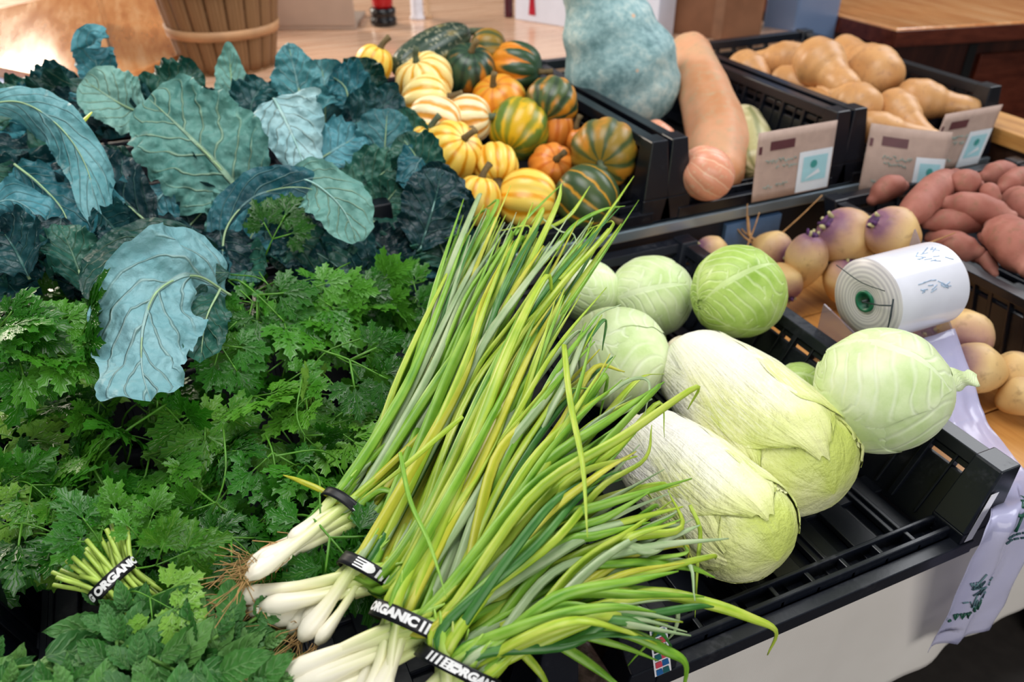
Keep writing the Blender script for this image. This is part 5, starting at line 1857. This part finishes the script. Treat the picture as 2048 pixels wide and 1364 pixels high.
K_DARK = kale_mat('kale_dark', '#0a252b', '#12383e', '#1e5254', '#4f8278', 0.42)
K_BLUE = kale_mat('kale_blue_green', '#164b56', '#2c6e78', '#5394a0', '#94bdba', 0.45)
K_PALE = kale_mat('kale_underside', '#4a8078', '#669a90', '#84b2a6', '#b4cfa8', 0.55, 0.5)
K_ICE = kale_mat('kale_pale_blue', '#6b9fa6', '#86b3ba', '#a3c8cc', '#c2d8c8', 0.55, 0.35)
K_GRN = kale_mat('kale_green', '#0f332d', '#1c4d43', '#346a58', '#7da080', 0.42)
K_TEAL = kale_mat('kale_teal', '#2c656b', '#47868c', '#70a6ac', '#a5cbc8', 0.5)
M_rib = plain('kale_rib', '#94b183', 0.4, 0.4, 0.15, 40)
M_ribb = plain('kale_rib_pale_blue', '#8fb9b2', 0.4, 0.4, 0.15, 40)


def kale_leaf(parent, spine, width, m, nrm=None, fold=0.15, ruffle=0.16, bump=0.004, seed=0, rib=True, shape='broad', roll=0.0, ribm=None, rows=60, cols=40, freq=5.0, stem_len=0.0, crump=0.024):
    P = catmull(spine, rows)
    S, N = [], []
    for j, p in enumerate(P):
        t = (P[min(j + 1, rows)] - P[max(j - 1, 0)]).normalized()
        h = nrm if nrm is not None else toC(p) * 0.8 + UP * 0.2
        n = (h - t * h.dot(t))
        n = n.normalized() if n.length > 0.05 else (N[-1] if N else UP)
        if N and n.dot(N[-1]) < 0:
            n = -n
        if N:
            n = (n * 0.4 + N[-1] * 0.6); n = (n - t * n.dot(t)).normalized()
        s = t.cross(n)
        N.append(n); S.append(s)
    if roll:
        for j in range(rows + 1):
            t = S[j].cross(N[j])
            a = roll
            S[j], N[j] = S[j] * math.cos(a) + N[j] * math.sin(a), N[j] * math.cos(a) - S[j] * math.sin(a)
    so = Vector((seed * 1.37, seed * 0.71, seed * 2.1))
    def wid(t):
        if shape == 'broad':
            return 0.12 + 0.88 * min(1, t / 0.30) ** 0.8 if t < 0.30 else (1.0 if t < 0.55 else math.sqrt(max(0.0, 1 - ((t - 0.55) / 0.46) ** 2.2)))
        if shape == 'square':
            return (0.30 + 0.70 * min(1, t / 0.22) ** 0.7) * (1 - max(0, (t - 0.86) / 0.14) ** 2 * 0.55) * (1.0 + 0.15 * math.sin(t * 5))
        if shape == 'wedge':     # widest near the base, pointed tip
            return (0.75 + 0.25 * min(1, t / 0.12)) * (1 - t) ** 0.55 if t > 0.12 else 0.35 + 0.6 * t / 0.12
        return math.sin(PI * min(1, 0.03 + 0.97 * t)) ** 0.6
    def fn(u, v):
        j = min(rows, int(round(v * rows)))
        x = 2 * u - 1
        ax_ = abs(x)
        w_ = wid(v) * width
        edge = 1 + 0.20 * noise.noise(Vector((v * 4, 2 * (x > 0), 0)) + so) + 0.12 * noise.noise(Vector((v * 13, 5 * (x > 0), 0)) + so) + 0.05 * noise.noise(Vector((v * 40, 9 * (x > 0), 0)) + so)
        q = P[j]
        rf = math.sin(freq * 2 * PI * v * 0.6 + (2.0 if x > 0 else 0.3) + seed) + 0.6 * math.sin(freq * 2 * PI * v * 1.7 + (0.5 if x > 0 else 1.9) + seed * 2)
        h = fold * ax_ ** 1.4 * w_ + ruffle * w_ * ax_ ** 3 * rf
        wp = q * 1.0 + S[j] * (x * w_)
        h += bump * (1.1 * noise.noise(wp * 70 + so) + 2.4 * (0.35 - abs(noise.noise(wp * 30 + so)))) * (0.45 + 0.55 * ax_) + crump * noise.noise(wp * 11 + so) * (0.25 + ax_) + crump * 0.35 * noise.noise(wp * 26 - so)
        return q + S[j] * (x * w_ * edge * (1 - 0.12 * abs(ruffle) * ax_)) + N[j] * h
    b = MB(); b.grid(fn, cols, rows)
    o = b.build('leaf', m, parent)
    if rib:
        b = MB()
        pp = [P[j] + N[j] * 0.0018 for j in range(0, int(rows * 0.9))]
        if stem_len:
            d0 = (P[0] - P[1]).normalized()
            pp = [P[0] + d0 * stem_len * f - UP * 0.01 * f for f in (1, .66, .33)] + pp
        r0 = width * 0.015 + 0.0011
        k = len(pp)
        b.tube(pp, [r0 * (1.15 - 0.95 * j / (k - 1)) for j in range(k)], 7, flat=0.8)
        b.build('midrib', ribm or M_rib, o)
    return o


KB = [('kale bunch at the far left with one big folded leaf and a dark hollow', (60, 330)), ('kale bunch behind, its dark curly tips rising highest at the left', (160, 160)),
      ('kale bunch with the broadest flat grey-green leaf, in the middle of the heap', (370, 310)), ('kale bunch whose pale blue leaf hangs down over the parsley', (330, 640)),
      ('kale bunch with the arched leaf curling over a dark hollow', (590, 430)), ('kale bunch with upright bluish leaves in front of the bushel basket', (570, 150)),
      ('kale bunch at the right of the heap, leaning against the yellow gourds', (790, 320))]
kb = []
for lab, c in KB:
    p = at(c[0], c[1], z=0.22)
    kb.append(thing('kale_bunch', lab, 'kale', Vector((p.x, p.y, 0.13)), 'bunches of kale'))


def K(bi, pts, wpx, m, **kw):
    """pts: (x, y, Y-depth) along the leaf from base to tip"""
    sp = [at(x, y, Y=Yd) for x, y, Yd in pts]
    wm = px2m(wpx, sp[len(sp) // 2])
    return kale_leaf(kb[bi], sp, wm, m, seed=len(bpy.data.objects) % 97, **kw)


# filler leaves deep in the heap
rg = random.Random(9)
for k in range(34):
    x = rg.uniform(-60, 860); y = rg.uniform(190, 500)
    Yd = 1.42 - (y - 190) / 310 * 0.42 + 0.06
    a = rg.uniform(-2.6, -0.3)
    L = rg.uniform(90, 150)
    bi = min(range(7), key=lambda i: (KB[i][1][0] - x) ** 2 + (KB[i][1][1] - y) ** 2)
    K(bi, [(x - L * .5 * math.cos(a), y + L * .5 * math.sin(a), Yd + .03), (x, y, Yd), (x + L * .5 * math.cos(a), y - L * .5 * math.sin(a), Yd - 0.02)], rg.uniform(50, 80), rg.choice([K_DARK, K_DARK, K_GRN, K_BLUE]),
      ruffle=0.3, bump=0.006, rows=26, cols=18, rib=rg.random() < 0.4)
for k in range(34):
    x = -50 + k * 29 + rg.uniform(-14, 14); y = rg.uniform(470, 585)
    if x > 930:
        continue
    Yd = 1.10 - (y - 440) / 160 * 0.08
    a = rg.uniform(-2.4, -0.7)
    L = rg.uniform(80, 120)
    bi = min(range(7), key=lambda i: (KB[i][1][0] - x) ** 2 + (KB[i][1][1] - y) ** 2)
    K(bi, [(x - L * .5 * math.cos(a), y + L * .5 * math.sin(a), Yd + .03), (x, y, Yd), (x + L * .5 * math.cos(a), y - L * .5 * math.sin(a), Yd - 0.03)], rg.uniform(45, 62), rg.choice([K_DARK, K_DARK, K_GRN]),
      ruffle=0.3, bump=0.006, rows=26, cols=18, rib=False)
# back silhouettes
K(1, [(205, 210, 1.50), (195, 140, 1.53), (185, 88, 1.53), (205, 84, 1.49)], 42, K_BLUE, ruffle=0.35, bump=0.008, rib=False, shape='oval')
K(1, [(150, 240, 1.48), (120, 180, 1.51), (140, 140, 1.53)], 52, K_DARK, ruffle=0.35, bump=0.008, rib=False)
K(1, [(60, 260, 1.45), (50, 200, 1.47), (70, 158, 1.49)], 55, K_GRN, ruffle=0.4, bump=0.008, rib=False)
K(0, [(0, 260, 1.38), (10, 200, 1.42), (30, 170, 1.44)], 40, K_GRN, ruffle=0.4, bump=0.007, rib=False)
K(2, [(290, 230, 1.40), (235, 205, 1.40), (165, 158, 1.42)], 62, K_PALE, ruffle=0.10, bump=0.003, fold=0.1)
K(2, [(300, 230, 1.46), (350, 175, 1.47), (400, 140, 1.48)], 55, K_GRN, ruffle=0.35, bump=0.008, rib=False)
K(5, [(470, 215, 1.45), (462, 150, 1.48), (458, 84, 1.50)], 42, K_PALE, ruffle=0.12, bump=0.004, shape='wedge', fold=0.08)
K(5, [(610, 235, 1.38), (592, 155, 1.42), (575, 82, 1.45)], 72, K_TEAL, ruffle=0.16, bump=0.009, shape='wedge')
K(5, [(650, 250, 1.42), (650, 180, 1.43), (640, 120, 1.45)], 52, K_TEAL, ruffle=0.35, bump=0.007)
K(5, [(500, 260, 1.38), (505, 205, 1.40), (530, 165, 1.42)], 45, K_DARK, ruffle=0.4, bump=0.008, rib=False)
K(6, [(740, 240, 1.40), (725, 170, 1.43), (720, 115, 1.45)], 52, K_GRN, ruffle=0.35, bump=0.006)
K(6, [(700, 220, 1.38), (690, 175, 1.40), (660, 150, 1.42)], 50, K_BLUE, ruffle=0.4, bump=0.006)
K(6, [(690, 260, 1.34), (740, 230, 1.36), (800, 190, 1.38)], 55, K_DARK, ruffle=0.4, bump=0.007, rib=False)
K(6, [(765, 370, 1.26), (770, 290, 1.28), (775, 215, 1.31)], 60, K_TEAL, ruffle=0.12, bump=0.004)
K(6, [(830, 380, 1.26), (825, 300, 1.29), (800, 220, 1.33)], 42, K_GRN, ruffle=0.25, bump=0.005)
# broad face leaves
K(2, [(500, 405, 1.165), (430, 325, 1.205), (360, 255, 1.25), (295, 195, 1.29)], 104, K_PALE, ruffle=0.12, bump=0.006, fold=0.06, shape='square', roll=0.1)
K(2, [(490, 400, 1.15), (455, 450, 1.125), (425, 515, 1.09)], 66, K_PALE, ruffle=0.12, bump=0.007, shape='wedge')
K(2, [(260, 500, 1.16), (230, 400, 1.22), (200, 300, 1.28)], 75, K_GRN, ruffle=0.25, bump=0.006, rib=False)
K(0, [(310, 460, 1.13), (250, 405, 1.17), (190, 350, 1.21), (150, 300, 1.25)], 70, K_DARK, ruffle=0.2, bump=0.005, ribm=M_rib, stem_len=0.02)
K(5, [(548, 198, 1.30), (570, 240, 1.27), (597, 300, 1.23), (615, 362, 1.19)], 88, K_ICE, ruffle=0.12, bump=0.008, shape='wedge', fold=-0.1, ribm=M_ribb)
# left folded leaf
K(0, [(-60, 215, 1.27), (40, 205, 1.27), (120, 255, 1.23), (175, 340, 1.17), (195, 450, 1.10)], 44, K_TEAL, ruffle=0.14, bump=0.004, fold=-0.5)
K(0, [(30, 330, 1.22), (80, 370, 1.18), (130, 430, 1.12), (150, 530, 1.06)], 62, K_BLUE, ruffle=0.3, bump=0.006, fold=0.25)
K(0, [(-40, 420, 1.15), (20, 400, 1.15), (70, 430, 1.12), (110, 520, 1.06)], 44, K_BLUE, ruffle=0.3, bump=0.006, fold=-0.3, rib=False)
K(0, [(-30, 300, 1.30), (40, 380, 1.27), (100, 470, 1.22)], 90, K_DARK, ruffle=0.2, bump=0.005)
# lower middle
K(3, [(430, 498, 1.06), (335, 474, 1.05), (250, 495, 1.02), (205, 545, 0.97), (190, 610, 0.92)], 46, K_GRN, ruffle=0.16, bump=0.004, fold=-0.35, ribm=M_ribb)
K(3, [(460, 590, 0.95), (390, 552, 0.94), (318, 580, 0.90), (288, 650, 0.845), (284, 735, 0.79), (305, 815, 0.745)], 98, K_ICE, ruffle=0.12, bump=0.006, fold=-0.12, shape='square', crump=0.045)
K(3, [(460, 545, .965), (395, 548, .955), (310, 568, 0.925), (240, 622, 0.885)], 40, K_GRN, ruffle=0.12, bump=0.003, fold=-0.4, rib=False)
K(3, [(440, 580, .93), (412, 640, .88), (400, 730, .82)], 48, K_GRN, ruffle=0.15, bump=0.003)
# arch
K(4, [(445, 560, 1.03), (452, 460, 1.09), (505, 398, 1.12), (580, 375, 1.10), (650, 392, 1.08), (705, 470, 1.03)], 50, K_BLUE, ruffle=0.08, bump=0.003, fold=-0.35)
K(4, [(570, 350, 1.12), (630, 368, 1.09), (685, 418, 1.05), (715, 482, 1.01)], 60, K_PALE, ruffle=0.10, bump=0.003, fold=-0.1, ribm=M_ribb)
K(4, [(505, 560, 1.04), (500, 480, 1.08), (540, 440, 1.10), (600, 430, 1.12)], 42, K_BLUE, ruffle=0.1, bump=0.003, fold=0.3)
K(4, [(480, 500, 1.10), (560, 476, 1.08), (640, 510, 1.05), (722, 570, 1.00)], 52, K_GRN, ruffle=0.2, bump=0.005, fold=-0.25, ribm=M_ribb)
# right cluster
K(6, [(700, 430, 1.18), (740, 370, 1.21), (800, 320, 1.24)], 66, K_GRN, ruffle=0.25, bump=0.005)
K(6, [(760, 470, 1.13), (790, 420, 1.15), (825, 385, 1.16)], 52, K_GRN, ruffle=0.3, bump=0.005, rib=False)
K(6, [(840, 500, 1.05), (865, 420, 1.075), (885, 340, 1.10)], 66, K_DARK, ruffle=0.14, bump=0.004, ribm=M_ribb)
K(6, [(740, 440, 1.12), (800, 470, 1.10), (860, 500, 1.07), (910, 515, 1.05)], 36, K_GRN, ruffle=0.3, bump=0.004, fold=-0.3)
K(6, [(690, 540, 1.05), (760, 500, 1.08), (850, 480, 1.10)], 50, K_DARK, ruffle=0.25, bump=0.005, rib=False)
K(6, [(620, 330, 1.24), (670, 300, 1.27), (720, 270, 1.30)], 60, K_BLUE, ruffle=0.3, bump=0.006)
K(6, [(900, 540, 1.02), (880, 490, 1.05), (850, 440, 1.08)], 55, K_GRN, ruffle=0.25, bump=0.005)
K(6, [(840, 560, 1.02), (880, 520, 1.04), (915, 470, 1.06)], 40, K_DARK, ruffle=0.25, bump=0.005, rib=False)
K(6, [(930, 470, 1.07), (900, 400, 1.10), (850, 330, 1.13)], 45, K_DARK, ruffle=0.2, bump=0.005, rib=False)
K(6, [(850, 380, 1.16), (835, 320, 1.19), (800, 270, 1.22)], 50, K_GRN, ruffle=0.25, bump=0.005)
K(6, [(860, 300, 1.20), (835, 330, 1.18), (815, 385, 1.14)], 38, K_BLUE, ruffle=0.2, bump=0.005)
K(0, [(60, 560, 1.02), (30, 500, 1.06), (-10, 440, 1.10)], 60, K_DARK, ruffle=0.3, bump=0.006)
K(0, [(170, 580, 1.00), (150, 520, 1.04), (120, 450, 1.08)], 50, K_GRN, ruffle=0.3, bump=0.006)
K(4, [(600, 600, 1.00), (640, 560, 1.02), (690, 520, 1.05)], 60, K_DARK, ruffle=0.3, bump=0.006)
K(2, [(340, 500, 1.16), (390, 440, 1.18), (440, 390, 1.20)], 70, K_DARK, ruffle=0.2, bump=0.006)
K(6, [(730, 470, 1.14), (765, 415, 1.15), (800, 370, 1.16)], 55, K_GRN, ruffle=0.2, bump=0.006)
# yellow little leaf
y0, y1, y2 = at(140, 278, Y=1.24), at(160, 250, Y=1.25), at(184, 224, Y=1.26)
b = MB(); b.tube(catmull([y0, y1, y2], 10), [0.002 + 0.0045 * math.sin(PI * k / 10) for k in range(11)], 6, flat=0.3)
b.build('yellow_leaf', plain('yellowed_leaf', '#a9b52a', 0.5), kb[0])
